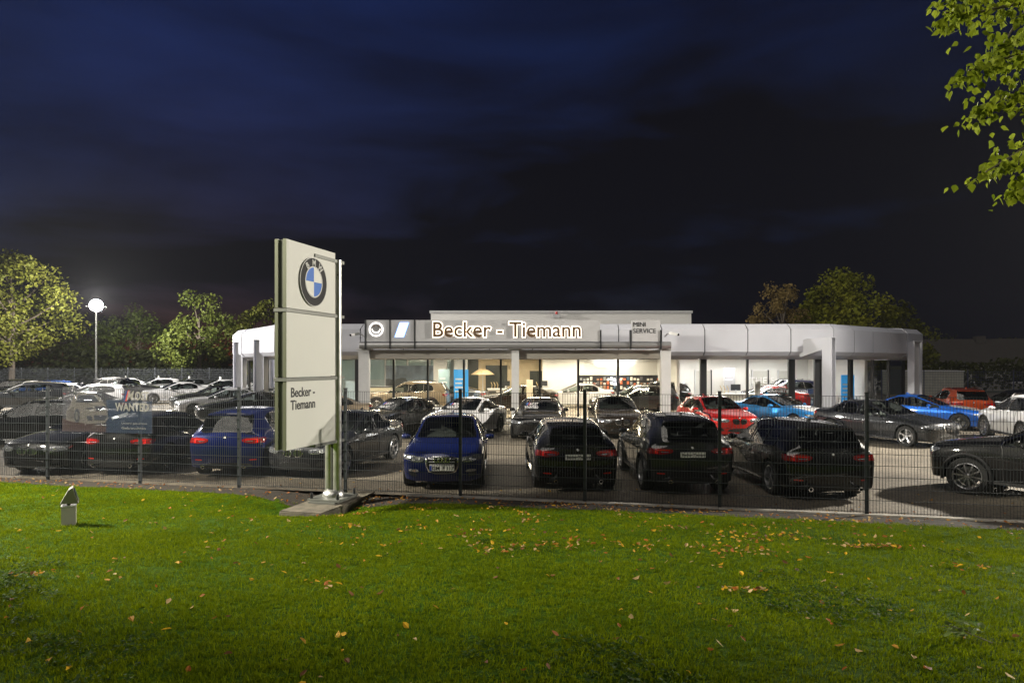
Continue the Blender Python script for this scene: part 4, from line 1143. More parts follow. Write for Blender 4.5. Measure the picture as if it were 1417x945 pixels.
# entrance canopy with the sign boards
can = thing('entrance_canopy', 'entrance canopy on three columns with a round beam carrying the lit sign boards', 'canopy')
D = 29.3
X0, X1 = XD(508, D), XD(925, D)
MB().box(X0-0.1, X1+0.05, D+0.1, 30.75, 2.88, 3.26).build('canopy_slab', M_WARMGREY, can)
for px, w in ((505, 0.22), (713, 0.16), (920, 0.20)):
    c = MB().box(-w, w, -0.16, 0.16, 0, 3.36).build('canopy_column', M_LSTEEL, can, loc=(XD(px, D), D-0.1, 0)); MB().box(-w-0.1, w+0.1, -0.26, 0.26, 0, 0.05).build('foot_plate', M_LSTEEL, c)
    MB().box(-w-0.12, w+0.12, -0.2, 0.2, 3.26, 3.30).build('bearing', M_LSTEEL, c)
beam_y = D-0.42
MB().tube([(XD(498, beam_y), beam_y, 3.44), (XD(928, beam_y), beam_y, 3.44)], 0.15, 16).build('beam', mat('beam_steel', (0.34,0.34,0.35), 0.35, 0.6), can, True)
yb = D-0.52
def zpx(y, d): return CAMZ + (HY-y)/FPX*d
zt, zb2 = zpx(443, yb), 3.60
def board(px0, px1, nm='sign_board', m=M_SIGNGREY, zt_=None):
    return MB().box(XD(px0, yb), XD(px1, yb), yb-0.05, yb+0.05, zb2, zt_ or zt).build(nm, m, can)
b1 = board(507, 539); b2 = board(540.5, 573); b3 = board(574.5, 830); b4 = board(874, 913)
for px in (506, 540, 574, 831, 872.5, 914):
    MB().box(XD(px, yb)-0.03, XD(px, yb)+0.03, yb-0.09, yb+0.12, 3.28, zt if px < 600 else zt-0.42).build('board_bracket', M_BLACK, can)
# halo-lit lettering
M_LETTER = mat('letter_bronze', (0.13, 0.075, 0.035), 0.4, 0.3)
M_HALO = emit_mat('letter_halo', (1.0, 0.86, 0.70), 1.7)
tx0, tx1 = XD(598, yb), XD(803, yb)
me = text_mesh('Becker - Tiemann', 1.0); w0 = max(v.co.x for v in me.vertices); hcap = max(v.co.y for v in me.vertices)
sxx = (tx1-tx0)/w0; zb_ = zpx(466, yb); syy = (zpx(446, yb)-zb_)/hcap
def letter_meshes(me, nm):
    # one mesh for each character: islands that overlap in x belong together
    bm = bmesh.new(); bm.from_mesh(me); bm.verts.ensure_lookup_table(); seen = set(); isl = []
    for v in bm.verts:
        if v.index in seen: continue
        st = [v]; cur = []; seen.add(v.index)
        while st:
            a = st.pop(); cur.append(a.index)
            for e in a.link_edges:
                o = e.other_vert(a)
                if o.index not in seen: seen.add(o.index); st.append(o)
        xs = [bm.verts[i].co.x for i in cur]; isl.append([min(xs), max(xs), set(cur)])
    isl.sort(key=lambda t: t[0]); grp = []
    for i in isl:
        if grp and i[0] < grp[-1][1] - 0.6*min(i[1]-i[0], grp[-1][1]-grp[-1][0]): grp[-1][1] = max(grp[-1][1], i[1]); grp[-1][2] |= i[2]
        else: grp.append(i)
    bm.free(); out = []
    for g in grp:
        bm = bmesh.new(); bm.from_mesh(me); bm.verts.ensure_lookup_table()
        bmesh.ops.delete(bm, geom=[v for v in bm.verts if v.index not in g[2]], context='VERTS')
        q = bpy.data.meshes.new(nm); bm.to_mesh(q); bm.free(); q.materials.append(me.materials[0]); out.append(q)
    return out
def letters(nm, m, ext, off, ysh):
    mm = text_mesh('Becker - Tiemann', 1.0, ext, off, res=4)
    mm.transform(Matrix.Translation((tx0, yb-ysh, zb_)) @ UPRIGHT @ Matrix.Diagonal((sxx, syy, 1, 1))); mm.materials.append(m)
    for q in letter_meshes(mm, nm): link(nm, q, b3)
letters('sign_lettering', M_LETTER, 0.02, 0.010, 0.13); letters('letter_halo', M_HALO, 0.012, 0.052, 0.068)
# round lit emblem with a smiling arc, slanted lit emblem
xe, ze = XD(521, yb), zpx(456, yb)
MB().lathe([(0.0,-0.09),(0.30,-0.09),(0.30,-0.06),(0.0,-0.06)], 32, 'y', (xe, yb, ze)).build('emblem_disc', mat('emblem_pale', (0.22,0.22,0.23), 0.4), b1)
MB().lathe([(0.235,-0.11),(0.31,-0.11),(0.31,-0.055),(0.235,-0.055),(0.235,-0.11)], 36, 'y', (xe, yb, ze)).build('emblem_ring', emit_mat('emblem_light', (1,0.97,0.95), 0.75), b1)
MB().tube([(xe+0.17*math.cos(a), yb-0.10, ze+0.03+0.17*math.sin(a)) for a in [PI+PI*q/12 for q in range(13)]], [0.02+0.02*math.sin(PI*q/12) for q in range(13)], 8).build('emblem_arc', MATS['emblem_light'], b1)
for s in (-1, 1): MB().lathe([(0.0,-0.105),(0.035,-0.10),(0.035,-0.09)], 12, 'y', (xe+s*0.09, yb, ze+0.14)).build('emblem_dot', M_LETTER, b1)
xs_, zs_ = XD(556, yb), zpx(456.5, yb)
MB().prism([(xs_-0.30,zs_-0.31),(xs_+0.10,zs_-0.31),(xs_+0.32,zs_+0.31),(xs_-0.08,zs_+0.31)], 'y', yb-0.075, yb-0.055).build('slanted_halo', emit_mat('emblem_blue', (0.25,0.45,1.0), 1.6), b2)
MB().prism([(xs_-0.24,zs_-0.28),(xs_+0.07,zs_-0.28),(xs_+0.26,zs_+0.28),(xs_-0.05,zs_+0.28)], 'y', yb-0.10, yb-0.08).build('slanted_emblem', emit_mat('emblem_white', (0.9,0.95,1.0), 2.5), b2)
text_obj('service_lettering', 'MINI\nSERVICE', 0.27, M_BLACK, b4, Matrix.Translation((XD(875.5, yb), yb-0.055, zpx(452, yb))) @ UPRIGHT, extrude=0.008, offset=0.0)
# small cameras and lamps on the building
def cctv(x, y, z, s, label):
    t = thing('security_camera', label, 'camera', (x, y, z)); MB().tube([(0,0,0),(s*0.1,-0.05,0.12),(s*0.25,-0.12,0.14)], 0.03, 6).build('bracket', M_LSTEEL, t)
    MB().beam((s*0.2,-0.1,0.16),(s*0.5,-0.3,0.08),0.11,0.11).build('camera_body', M_LSTEEL, t); MB().lathe([(0,-.02),(0.05,-.02),(0.05,.02),(0,.02)], 12, 'y', (s*0.5,-0.32,0.08)).build('lens', M_GLOSSBLK, t)
cctv(XD(920, 29.0), 29.05, zpx(466, 29), 1, 'small security camera at the end of the canopy beam'); cctv(XD(505, 29.2), 29.05, zpx(467, 29.2), -1, 'small security camera on the sign board with the round emblem')
t = thing('roof_beacon', 'small red beacon lamp on the upper roof edge', 'beacon', (XD(770, 39.8), 39.8, 5.35))
MB().box(-0.22,0.22,-0.12,0.12,0,0.18).build('beacon_box', M_LSTEEL, t); MB().lathe([(0.0,0.36),(0.07,0.34),(0.08,0.18),(0.0,0.18)], 12, 'z').build('beacon_lens', M_REFLECT, t)

# ------------------------------------------------------------------ brand pylon
py = Vector((-3.52, 13.25, 0)); dirv = Vector((0.27, 0.963, 0)).normalized()
ang = math.atan2(dirv.y, dirv.x)
pyl = thing('brand_pylon', 'tall cream pylon sign with round emblem on aluminium posts', 'sign', (py.x, py.y, lawn_z(py.x, py.y)), ang)
# local x runs along the face (away from the viewer), local -y is the face
zb0 = -0.04
pyl.location.z = zb0
PT = zpx(331, 11.7) - zb0; PB = zpx(623, 11.7) - zb0
WL = -1.62
M_CREAM = mat('pylon_cream', (0.58, 0.58, 0.54), 0.6, var=0.03, vscale=1.2)
M_BAR = mat('pylon_bar', (0.16,0.165,0.15), 0.45, 0.3)
M_EDGE = mat('pylon_edge', (0.10, 0.105, 0.085), 0.4, 0.5)
hh = PT - PB; z1 = PB + hh*0.353 + 0.0; z2 = PB + hh*0.647 + 0.0; cuts = [(PB, PB+hh*0.325), (PB+hh*0.345, PB+hh*0.655), (PB+hh*0.675, PT)]
panels = []
for a, b in cuts:
    p = MB().box(WL, -0.02, -0.11, -0.05, a, b).build('sign_panel', M_CREAM, pyl); panels.append(p)
    q = MB().box(WL, -0.02, 0.05, 0.11, a, b).build('sign_panel', M_CREAM, pyl)
    for y0_, y1_ in ((-0.112,-0.048),(0.048,0.112)): MB().box(WL-0.012, WL-0.001, y0_, y1_, a-0.002, b+0.002).build('edge_trim', mat('pylon_olive', (0.13,0.14,0.09), 0.45, 0.3), pyl)
    MB().box(WL+0.01, -0.03, -0.049, 0.049, a+0.01, b-0.01).build('panel_core', M_EDGE, pyl)
for a in (PB+hh*0.335, PB+hh*0.665, PB-0.02):
    MB().box(WL-0.02 if a > PB else -0.75, 0.30, -0.13, 0.13, a-0.03, a+0.025).build('cross_bar', M_BAR, pyl)
MB().box(-0.75, 0.30, -0.13, 0.13, PT-0.18, PT-0.12).build('cross_bar', M_BAR, pyl)
for y in (-0.085, 0.085):
    MB().tube([(0.10, y, 0.14), (0.10, y, PT-0.12)], 0.085, 16).build('post', M_STEEL, pyl, True)
MB().box(0.03, 0.17, -0.02, 0.02, 0.14, PT-0.2).build('post_web', M_EDGE, pyl)
MB().lathe([(0.21,0.13),(0.21,0.17),(0.17,0.24),(0.12,0.27)], 20, 'z', (0.10,0,0)).build('collar', M_STEEL, pyl, True)
MB().box(-0.28,0.48,-0.34,0.34,0.09,0.125).build('base_plate', M_BAR, pyl); MB().box(-0.34,0.54,-0.28,0.28,0.05,0.085).build('base_plate', M_BAR, pyl)
for sx in (-0.22,0.42):
    for sy in (-0.28,0.28): MB().lathe([(0.0,0.24),(0.022,0.24),(0.03,0.20),(0.03,0.12)], 8, 'z', (sx,sy,0)).build('anchor_bolt', M_BLACK, pyl)
# roundel on the top panel
a, b = cuts[2]; rc = ((WL-0.02)/2+0.01, (a+b)/2 - 0.06); RR = 0.44
def disc(r0, r1, y0, y1, nm, m, par, n=48):
    pr = [(r0,y1),(r0,y0),(r1,y0),(r1,y1)] if r0 > 0 else [(0.0,y0),(r1,y0),(r1,y1)]
    return MB().lathe(pr, n, 'y', (rc[0],0,rc[1])).build(nm, m, par)
em_ = disc(0, RR, -0.135, -0.108, 'emblem', mat('emblem_black', (0.012,0.012,0.013), 0.6, spec=0.2), panels[2])
M_EMB = mat('emblem_chrome', (0.35,0.35,0.34), 0.5, 0.3)
disc(RR-0.008, RR+0.002, -0.140, -0.110, 'emblem_rim', M_EMB, em_); disc(0.262, 0.285, -0.142, -0.134, 'emblem_inner_rim', M_EMB, em_)
for q in range(4):
    pts = [(rc[0], -0.139, rc[1])] + [(rc[0]+0.262*math.cos(PI/2*q+PI/2*e/12), -0.139, rc[1]+0.262*math.sin(PI/2*q+PI/2*e/12)) for e in range(13)]
    MB().quadmesh(pts, [tuple(range(14))]).build('emblem_quadrant', mat('emblem_bluefield', (0.008,0.11,0.47), 0.6) if q in (1,3) else mat('emblem_whitefield', (0.62,0.62,0.58), 0.6), em_)
for ch, an in (('B', 128), ('M', 90), ('W', 52)):
    c = Vector((rc[0]+0.35*math.cos(R_(an)), -0.140, rc[1]+0.35*math.sin(R_(an))))
    text_obj('emblem_letter', ch, 0.155, mat('emblem_lettergrey', (0.5,0.5,0.48), 0.35), em_, Matrix.Translation(c) @ Matrix.Rotation(R_(-(an-90)), 4, 'Y') @ UPRIGHT @ Matrix.Translation((0,-0.055,0)), extrude=0.003, offset=0.004, align='CENTER')
a, b = cuts[0]
M_PTXT = mat('pylon_text', (0.02,0.021,0.022), 0.4)
text_obj('pylon_lettering', 'Becker -', 0.235, M_PTXT, panels[0], Matrix.Translation((WL+0.12, -0.112, b-0.27)) @ UPRIGHT, extrude=0.003, offset=0.004, sx=0.95)
text_obj('pylon_lettering', 'Tiemann', 0.235, M_PTXT, panels[0], Matrix.Translation((WL+0.12, -0.112, b-0.49)) @ UPRIGHT, extrude=0.003, offset=0.004, sx=0.95)
# concrete foundation: a long low block, weathered
fnd = thing('concrete_foundation', 'weathered concrete foundation slab carrying the cream pylon sign', 'foundation', (py.x, py.y, zb0-0.20), ang)
bmf = bmesh.new(); bmesh.ops.create_cube(bmf, size=1.0)
bmesh.ops.scale(bmf, vec=(2.15, 0.86, 0.60), verts=bmf.verts); bmesh.ops.translate(bmf, vec=(0.02, 0, -0.05), verts=bmf.verts)
bmesh.ops.bevel(bmf, geom=bmf.edges[:], offset=0.02, segments=2, affect='EDGES')
bmesh.ops.subdivide_edges(bmf, edges=bmf.edges[:], cuts=5, use_grid_fill=True)
for v in bmf.verts: v.co += Vector((noise.noise(v.co*5), noise.noise(v.co*5+Vector((9,0,0))), noise.noise(v.co*5+Vector((0,9,0)))))*0.012
mf = bpy.data.meshes.new('foundation_block'); bmf.to_mesh(mf); bmf.free(); mf.materials.append(mat('old_concrete', (0.12,0.105,0.08), 0.95, var=0.45, vscale=4, bump=0.8, bscale=35)); smooth_mesh(mf, 40)
link('foundation_block', mf, fnd)
MB().box(0.45,0.62,-0.475,-0.41,0.08,0.18).build('junction_box', mat('box_cream', (0.6,0.55,0.36), 0.5), fnd)

# small floodlight on a box, standing in the lawn
fx, fy = -6.1, 9.4; fl = thing('garden_floodlight', 'small floodlight tilted on a pale metal box in the lawn', 'floodlight', (fx, fy, lawn_z(fx, fy)), R_(30))
MB().box(-0.085,0.085,-0.10,0.10,-0.05,0.27).build('pedestal', mat('pedestal_grey', (0.42,0.41,0.37), 0.5, var=0.08), fl); MB().box(-0.09,0.09,-0.105,0.105,0.27,0.285).build('pedestal_lid', M_LSTEEL, fl)
MB().box(-0.02,0.02,-0.02,0.02,0.285,0.33).build('bracket', M_BLACK, fl)
MB().quadmesh([(-.10,-.07,.31),(-.10,.07,.31),(.0,.10,.50),(.0,-.10,.50),(.115,-.11,.31),(.115,.11,.31),(.045,.11,.53),(.045,-.11,.53)],[(0,1,2,3),(0,4,5,1),(1,5,6,2),(2,6,7,3),(3,7,4,0),(4,7,6,5)]).build('lamp_housing', mat('housing', (0.28,0.27,0.24), 0.5, 0.1), fl)
MB().quadmesh([(.112,-.085,.335),(.112,.085,.335),(.058,.085,.505),(.058,-.085,.505)],[(0,1,2,3)]).build('lens', mat('flood_glass', (0.30,0.42,0.36), 0.1, coat=1), fl).location = (0.006,0,0.002)

# ------------------------------------------------------------------ mesh fences
def fence(label, name, a, b, npan, h, m, z0=0.06, vstep=0.05, group=None, wire=0.006, hstep=0.2, grow=None):
    a = Vector((*a, 0)); b = Vector((*b, 0)); d = (b-a)/npan; L = d.length; u = d/L
    t = thing(name, label, 'fence', (a.x, a.y, 0), math.atan2(u.y, u.x))
    pm = MB().box(-0.03,0.03,-0.02,0.02,0,z0+h+0.05).mesh('fence_post', m); cm = MB().box(-0.034,0.034,-0.024,0.024,0,0.02).mesh('post_cap', M_TRIM)
    mb = MB()
    k = 0
    while k*vstep < L-0.04: x = 0.04+k*vstep; mb.box(x-wire/2, x+wire/2, -0.045, -0.045+wire, z0, z0+h); k += 1
    z = z0+0.02
    while z < z0+h+0.005:
        for yy in (-0.045-wire, -0.045+wire): mb.box(0.0, L, yy, yy+wire*1.1, z-wire*0.6, z+wire*0.6)
        z += hstep
    wm = mb.mesh('wire_panel', m)
    for i in range(npan+1):
        p = link('fence_post', pm, t, (i*L,0,0)); link('post_cap', cm, p, (0,0,z0+h+0.05))
        if i < npan: link('wire_panel', wm, t, (i*L,0,0))
    return t
SP = 2.40
xa = FX0 - 11*SP; xb = FX0 + 3*SP
fence('dark double-rod mesh fence with posts between the lawn and the parked cars', 'mesh_fence', (xa, fence_y(xa)), (xb, fence_y(xb)), 14, 2.02, M_FENCE, z0=0.08)
fence('pale galvanised mesh fence at the back of the lot before the trees', 'mesh_fence', (-62, 63), (-12, 60), 20, 2.2, M_FENCEGREY, vstep=0.10, wire=0.012)
fence('dim mesh fence at the right side of the lot beyond the orange SUV', 'mesh_fence', (22.5, 53), (48, 43), 10, 2.1, mat('fence_blue', (0.03,0.04,0.09), 0.5), vstep=0.10, wire=0.012)

# banner on the fence (printed mesh cloth)
def banner_mat(name, c, a=0.62):
    m = leaf_mat(name, c, tuple(x*1.06 for x in c), 0.5, 0.7)
    nt = m.node_tree; out = nt.nodes['Material Output']
    if not out.inputs['Surface'].links[0].from_node.label:
        src = out.inputs['Surface'].links[0].from_socket
        tr = nt.nodes.new('ShaderNodeBsdfTransparent'); mx = nt.nodes.new('ShaderNodeMixShader'); mx.label = 'mesh cloth'; mx.inputs['Fac'].default_value = a
        nt.links.new(tr.outputs[0], mx.inputs[1]); nt.links.new(src, mx.inputs[2]); nt.links.new(mx.outputs[0], out.inputs['Surface'])
    return m
ban = thing('advertising_banner', 'grey blue printed banner with a white car tied to the mesh fence', 'banner', (0,0,0), 0)
pB = [Vector((XD(px, 15.3), fence_y(XD(px, 15.3))-0.09, 0)) for px in (81, 224)]
du = (pB[1]-pB[0]); BW = du.length; ban.location = pB[0]; ban.rotation_euler = (0,0,math.atan2(du.y, du.x))
BZ0, BZ1 = zpx(597, 15.4), zpx(535, 15.4)
BH = BZ1-BZ0
def bpoly(nm, pts, m, y, par=None): return MB().quadmesh([(BW*p[0], y, BZ0+BH*p[1]) for p in pts], [tuple(range(len(pts)))]).build(nm, m, par or ban)
# cloth, gently waved
n = 24; cv = []
for i in range(n+1):
    for j in range(7): cv.append((BW*i/n, 0.012*math.sin(i*0.9+j*0.5), BZ0+BH*j/6))
cloth = MB().quadmesh(cv, [(i*7+j, (i+1)*7+j, (i+1)*7+j+1, i*7+j+1) for i in range(n) for j in range(6)]).build('banner_cloth', banner_mat('banner_grey', (0.10,0.10,0.115), 0.45), ban, True)
bpoly('print_blue_field', [(0.50,0.0),(0.995,0.0),(0.995,0.70),(0.50,0.72)], banner_mat('banner_blue', (0.03,0.055,0.10), 0.42), -0.018)
bpoly('print_ground', [(0.005,0.01),(0.50,0.01),(0.50,0.14),(0.005,0.30)], banner_mat('banner_red', (0.08,0.05,0.045), 0.4), -0.019)
car_out = [(0.05,0.26),(0.055,0.46),(0.10,0.62),(0.13,0.78),(0.20,0.88),(0.36,0.88),(0.43,0.76),(0.47,0.66),(0.515,0.55),(0.52,0.30),(0.49,0.22),(0.30,0.18),(0.12,0.22)]
pc = bpoly('print_car', car_out, banner_mat('banner_carwhite', (0.17,0.16,0.15), 0.55), -0.022)
bpoly('print_car_glass', [(0.16,0.66),(0.19,0.82),(0.36,0.83),(0.42,0.68),(0.30,0.65)], banner_mat('banner_dark', (0.05,0.055,0.07), 0.8), -0.025, pc)
bpoly('print_car_kidney', [(0.37,0.58),(0.385,0.48),(0.47,0.48),(0.50,0.58)], MATS['banner_dark'], -0.025, pc)
bpoly('print_car_intake', [(0.36,0.38),(0.37,0.27),(0.49,0.27),(0.51,0.38)], MATS['banner_dark'], -0.025, pc)
bpoly('print_car_intake', [(0.28,0.36),(0.30,0.26),(0.345,0.26),(0.34,0.36)], MATS['banner_dark'], -0.025, pc)
bpoly('print_car_wheel', [(0.175+0.03*math.cos(a), 0.36+0.155*math.sin(a)) for a in [2*PI*q/20 for q in range(20)]], MATS['banner_dark'], -0.026, pc)
bpoly('print_car_bonnet', [(0.30,0.64),(0.44,0.66),(0.50,0.585),(0.36,0.60)], banner_mat('banner_bonnet', (0.17,0.16,0.155), 0.7), -0.0245, pc)
bpoly('print_car_flank', [(0.06,0.32),(0.065,0.46),(0.13,0.56),(0.145,0.36),(0.13,0.28)], banner_mat('banner_flank', (0.10,0.095,0.095), 0.7), -0.0245, pc)
bpoly('print_car_lamp', [(0.27,0.535),(0.35,0.55),(0.345,0.505),(0.29,0.50)], MATS['banner_dark'], -0.0252, pc)
bpoly('print_car_lamp', [(0.505,0.55),(0.518,0.53),(0.515,0.50),(0.505,0.51)], MATS['banner_dark'], -0.0252, pc)
bpoly('print_car_rim', [(0.175+0.018*math.cos(a), 0.36+0.10*math.sin(a)) for a in [2*PI*q/16 for q in range(16)]], banner_mat('banner_rim', (0.12,0.12,0.12), 0.8), -0.027, pc)
bpoly('print_highlight', [(0.55,0.34),(0.74,0.46),(0.74,0.40),(0.57,0.28)], banner_mat('banner_pale', (0.25,0.26,0.29), 0.6), -0.022)
M_BTX = banner_mat('banner_text', (0.32,0.31,0.28), 0.8)
for q, c in enumerate(('banner_blue','banner_navy','banner_redmark')):
    mm = banner_mat(c, {'banner_blue':(0.03,0.055,0.10),'banner_navy':(0.03,0.06,0.16),'banner_redmark':(0.5,0.06,0.05)}[c], 0.85)
    x0 = 0.665+q*0.022; bpoly('print_stripe', [(x0,0.70),(x0+0.02,0.70),(x0+0.05,0.93),(x0+0.03,0.93)], mm, -0.024)
def fit_text(nm, txt, x0, x1, z0, z1, m, par, y, off=0.0, shear=0.0):
    me = text_mesh(txt, 1.0, 0, off)
    xs = [v.co.x for v in me.vertices]; ys = [v.co.y for v in me.vertices]
    for v in me.vertices:
        u = (v.co.x-min(xs))/(max(xs)-min(xs)); w = (v.co.y-min(ys))/(max(ys)-min(ys))
        v.co = (BW*(lerp(x0, x1, u) + shear*w), y, BZ0+BH*lerp(z0, z1, w))
    me.materials.append(m); return link(nm, me, par)
fit_text('banner_lettering', 'M', 0.725, 0.785, 0.72, 0.92, M_BTX, ban, -0.026, 0.02, 0.02)
fit_text('banner_lettering', 'OST', 0.815, 0.965, 0.72, 0.91, M_BTX, ban, -0.026, 0.03)
fit_text('banner_lettering', 'WANTED', 0.60, 0.965, 0.48, 0.66, M_BTX, ban, -0.026, 0.03)
fit_text('banner_lettering', 'Unsere gesuchten', 0.67, 0.945, 0.185, 0.235, M_BTX, ban, -0.026)
fit_text('banner_lettering', 'Gebrauchten', 0.67, 0.93, 0.09, 0.14, M_BTX, ban, -0.026)
# ------------------------------------------------------------------ the cars: front row along the fence
G1 = 'cars parked along the fence'; G2 = 'cars in the second row'; G3 = 'cars on the left side of the lot'; G4 = 'cars inside the showroom'
car('sedan', 'black', 'black sedan facing the fence left of the banner, kidney grille towards the lawn', -11.2, 18.4, -96, G1)
car('hatch', 'black', 'black hatchback seen from behind under the banner', -9.25, 18.3, 85, G1, rim=RIM_D)
car('mpv', 'blue', 'dark blue compact van seen from behind, red lights, left of the pylon', -6.75, 18.0, 92, G1)
car('sedan', 'dark', 'dark grey coupe-like sedan facing the fence behind the pylon sign', -4.5, 18.0, -104, G1, rim=RIM_A, scale=1.0)
car('hatch', 'blue', 'blue hatchback with four-ring emblem facing the fence', -1.5, 16.4, -89, G1, audi=True, front_plate=PL_AUDI)
car('hatch', 'black', 'black hatchback seen from behind with white dealer plate, beside the blue hatchback', 1.28, 16.15, 92, G1, rear_plate=PL_DEAL, rim=RIM_D)
car('suv', 'dark', 'dark grey compact SUV seen from behind with dealer plate and roof rails', 3.62, 15.85, 90, G1, rear_plate=PL_DEAL, scale=0.96)
car('wagon', 'black', 'black estate car seen from behind, parked last in the fence row', 6.15, 15.45, 91, G1, rim=RIM_A, rear_plate=None, scale=1.02)
car('suv', 'black', 'black SUV driving in from the right edge, silver multi-spoke wheel in view', 10.85, 13.35, 127, G1, steer=8)
# second row
car('coupe', 'beige', 'pale champagne coupe half hidden behind the pylon post', -8.1, 28.4, -150, G2, rim=RIM_D)
car('coupe', 'black', 'black coupe with windscreen lettering at the left end of the second row', -4.3, 26.0, -114, G2, decal=True, rim=RIM_D)
car('coupe', 'white', 'white coupe with windscreen lettering between two black cars', -1.75, 25.8, -110, G2, decal=True, rim=RIM_D)
car('coupe', 'black', 'black coupe facing the camera with windscreen lettering, before the centre column', 1.05, 25.8, -97, G2, decal=True, rim=RIM_D)
car('sedan', 'brown', 'dark brown sedan facing the camera in the second row', 3.95, 26.2, -92, G2)
car('hatch', 'red', 'red hatchback turned to the right in the second row', 7.75, 26.0, -84, G2)
car('coupe', 'lblue', 'light blue coupe pointing right, bonnet painted white for a bright reflection', 11.2, 28.5, -62, G2, hood='white', rim=RIM_D)  # the white bonnet panel stands in for a reflection on the car
car('sedan', 'dark', 'dark grey sedan pointing right, before the blue coupe', 12.8, 23.6, -64, G2, rim=RIM_A)
car('coupe', 'mblue', 'bright blue coupe with silver bonnet and black wheels near the orange SUV', 17.4, 28.7, -46, G2, hood='silver', rim=RIM_D)
car('suv', 'orange', 'orange SUV seen from behind at the right of the lot', 20.6, 31.6, 73, G2, scale=0.96)
car('hatch', 'black', 'black hatchback deep in the shade between the orange and the white SUV', 24.3, 33.0, 100, G2, detail=1)
car('suv', 'white', 'white SUV at the right edge behind the black SUV', 17.6, 23.1, 76, G2, steer=4)
# left side
car('wagon', 'black', 'black estate car side-on at the left edge behind the black sedan', -16.3, 23.3, 192, G3, rim=RIM_D)
car('suv', 'dark', 'dark SUV with a price sheet in its windscreen at the far left edge', -27.5, 38.5, 205, G3, paper=True, detail=1)
car('sedan', 'silver', 'silver sedan with clear windscreen in the middle of the left lot', -23.2, 47, 214, G3, detail=1)
car('sedan', 'white', 'white sedan in the far row below a roof price sign', -23.6, 54.5, 214, G3, detail=1, roof_sign=True)
car('sedan', 'silver', 'silver coupe-like sedan nearest to the pylon in the left lot', -15.0, 35.5, 208, G3, rim=RIM_D)
car('sedan', 'black', 'black sedan squeezed between the two silver sedans', -17.6, 40.2, 210, G3, detail=1)
car('coupe', 'black', 'black coupe close behind the blue compact van', -12.4, 32.0, 206, G3, rim=RIM_D)
car('hatch', 'grey2', 'grey hatchback in the far row with a roof price sign', -27.5, 57.5, 215, G3, detail=1, roof_sign=True)
car('hatch', 'white', 'small white hatchback in the far row before the back fence', -30.6, 58.5, 215, G3, detail=1, roof_sign=True)
car('sedan', 'white', 'white sedan whose roof shows left of the far row', -33.6, 58.8, 215, G3, detail=1, roof_sign=True)
car('suv', 'black', 'black SUV with one red tail light beside the mast foot', -28.0, 49.5, 18, G3, detail=1)
car('sedan', 'silver', 'silver sedan roof showing over the banner', -29.0, 44.0, 190, G3, detail=1)
car('wagon', 'white', 'white estate roof just above the banner beside the dark SUV', -25.3, 40.8, 196, G3, detail=1)
car('hatch', 'mblue', 'blue hatchback far left near the mast', -34.6, 50.5, 205, G3, detail=1)
car('wagon', 'black', 'black estate at the far left edge before the trees', -38.4, 52.0, 190, G3, detail=1)
car('sedan', 'silver', 'silver sedan behind the left showroom columns', -20.6, 55.5, 214, G3, detail=1, roof_sign=True)
car('hatch', 'grey2', 'grey hatchback between the left showroom columns', -18.0, 56.5, 214, G3, detail=1, roof_sign=True)
car('sedan', 'dark', 'dark sedan in the second left row behind the black hatchback', -19.6, 30.5, 196, G3, detail=1)
# in the showroom
car('suv', 'beige', 'champagne SUV in the showroom behind the black coupe', -5.55, 36.2, 178, G4, z=0.1, detail=1)
car('coupe', 'grey2', 'grey blue coupe in the showroom left of the poster stand', -3.55, 39.0, 172, G4, z=0.1, detail=1)
car('sedan', 'brown', 'brown sedan in the showroom behind the centre column', 0.25, 37.0, 180, G4, z=0.1, detail=1)
car('sedan', 'white', 'white sedan in the showroom before the sample display', 3.75, 40.3, 176, G4, z=0.1, detail=1)
car('wagon', 'grey', 'grey estate in the showroom behind the right canopy column', 6.3, 35.4, 184, G4, z=0.1, detail=1)
car('suv', 'black', 'black SUV in the showroom right of the sample display', 8.0, 38.8, 172, G4, z=0.1, detail=1, scale=0.94)
car('sedan', 'red', 'bright red sedan in the right showroom', 13.3, 36.2, 180, G4, z=0.1, detail=1)
car('suv', 'ink', 'dark blue SUV behind the red sedan in the right showroom', 15.7, 39.8, 182, G4, z=0.1, detail=1)

# ------------------------------------------------------------------ far right: container, dark house
ct = thing('storage_container', 'pale storage container behind the right mesh fence', 'container', (33.0, 55.0, 0.0), R_(-18))
cb = MB().box(-2.6,2.6,-1.2,1.2,0.15,2.05).build('container_body', mat('container_cream', (0.30,0.30,0.26), 0.6, var=0.1), ct)
for q in range(18): MB().box(-2.5+q*0.29,-2.38+q*0.29,-1.225,-1.2,0.25,1.95).build('rib', MATS['container_cream'], cb)
MB().box(-2.65,2.65,-1.25,1.25,2.05,2.12).build('roof', M_LSTEEL, ct)
hs_ = thing('dark_house', 'long low house with dark pitched roof in the dark at the right', 'house', (52, 78, -0.4), R_(-14))
MB().box(-13,13,0,8,0,3.2).build('wall', mat('house_wall', (0.16,0.155,0.14), 0.8, var=0.15), hs_)
rf = MB().prism([(-0.6,3.1),(8.6,3.1),(4,6.0)], 'x', -13.6, 13.6).build('roof', mat('house_roof', (0.03,0.026,0.024), 0.8, var=0.3), hs_)
MB().box(2,3,3,4,5.2,6.3).build('chimney', MATS['house_roof'], rf)
for q in range(6):
    w_ = MB().box(-11.5+q*4,-10.2+q*4,-0.04,0.0,1.0,2.4).build('window', mat('house_pane', (0.02,0.022,0.03), 0.1), hs_); MB().box(-11.6+q*4,-10.1+q*4,-0.06,-0.03,0.9,1.0).build('sill', M_LSTEEL, w_)

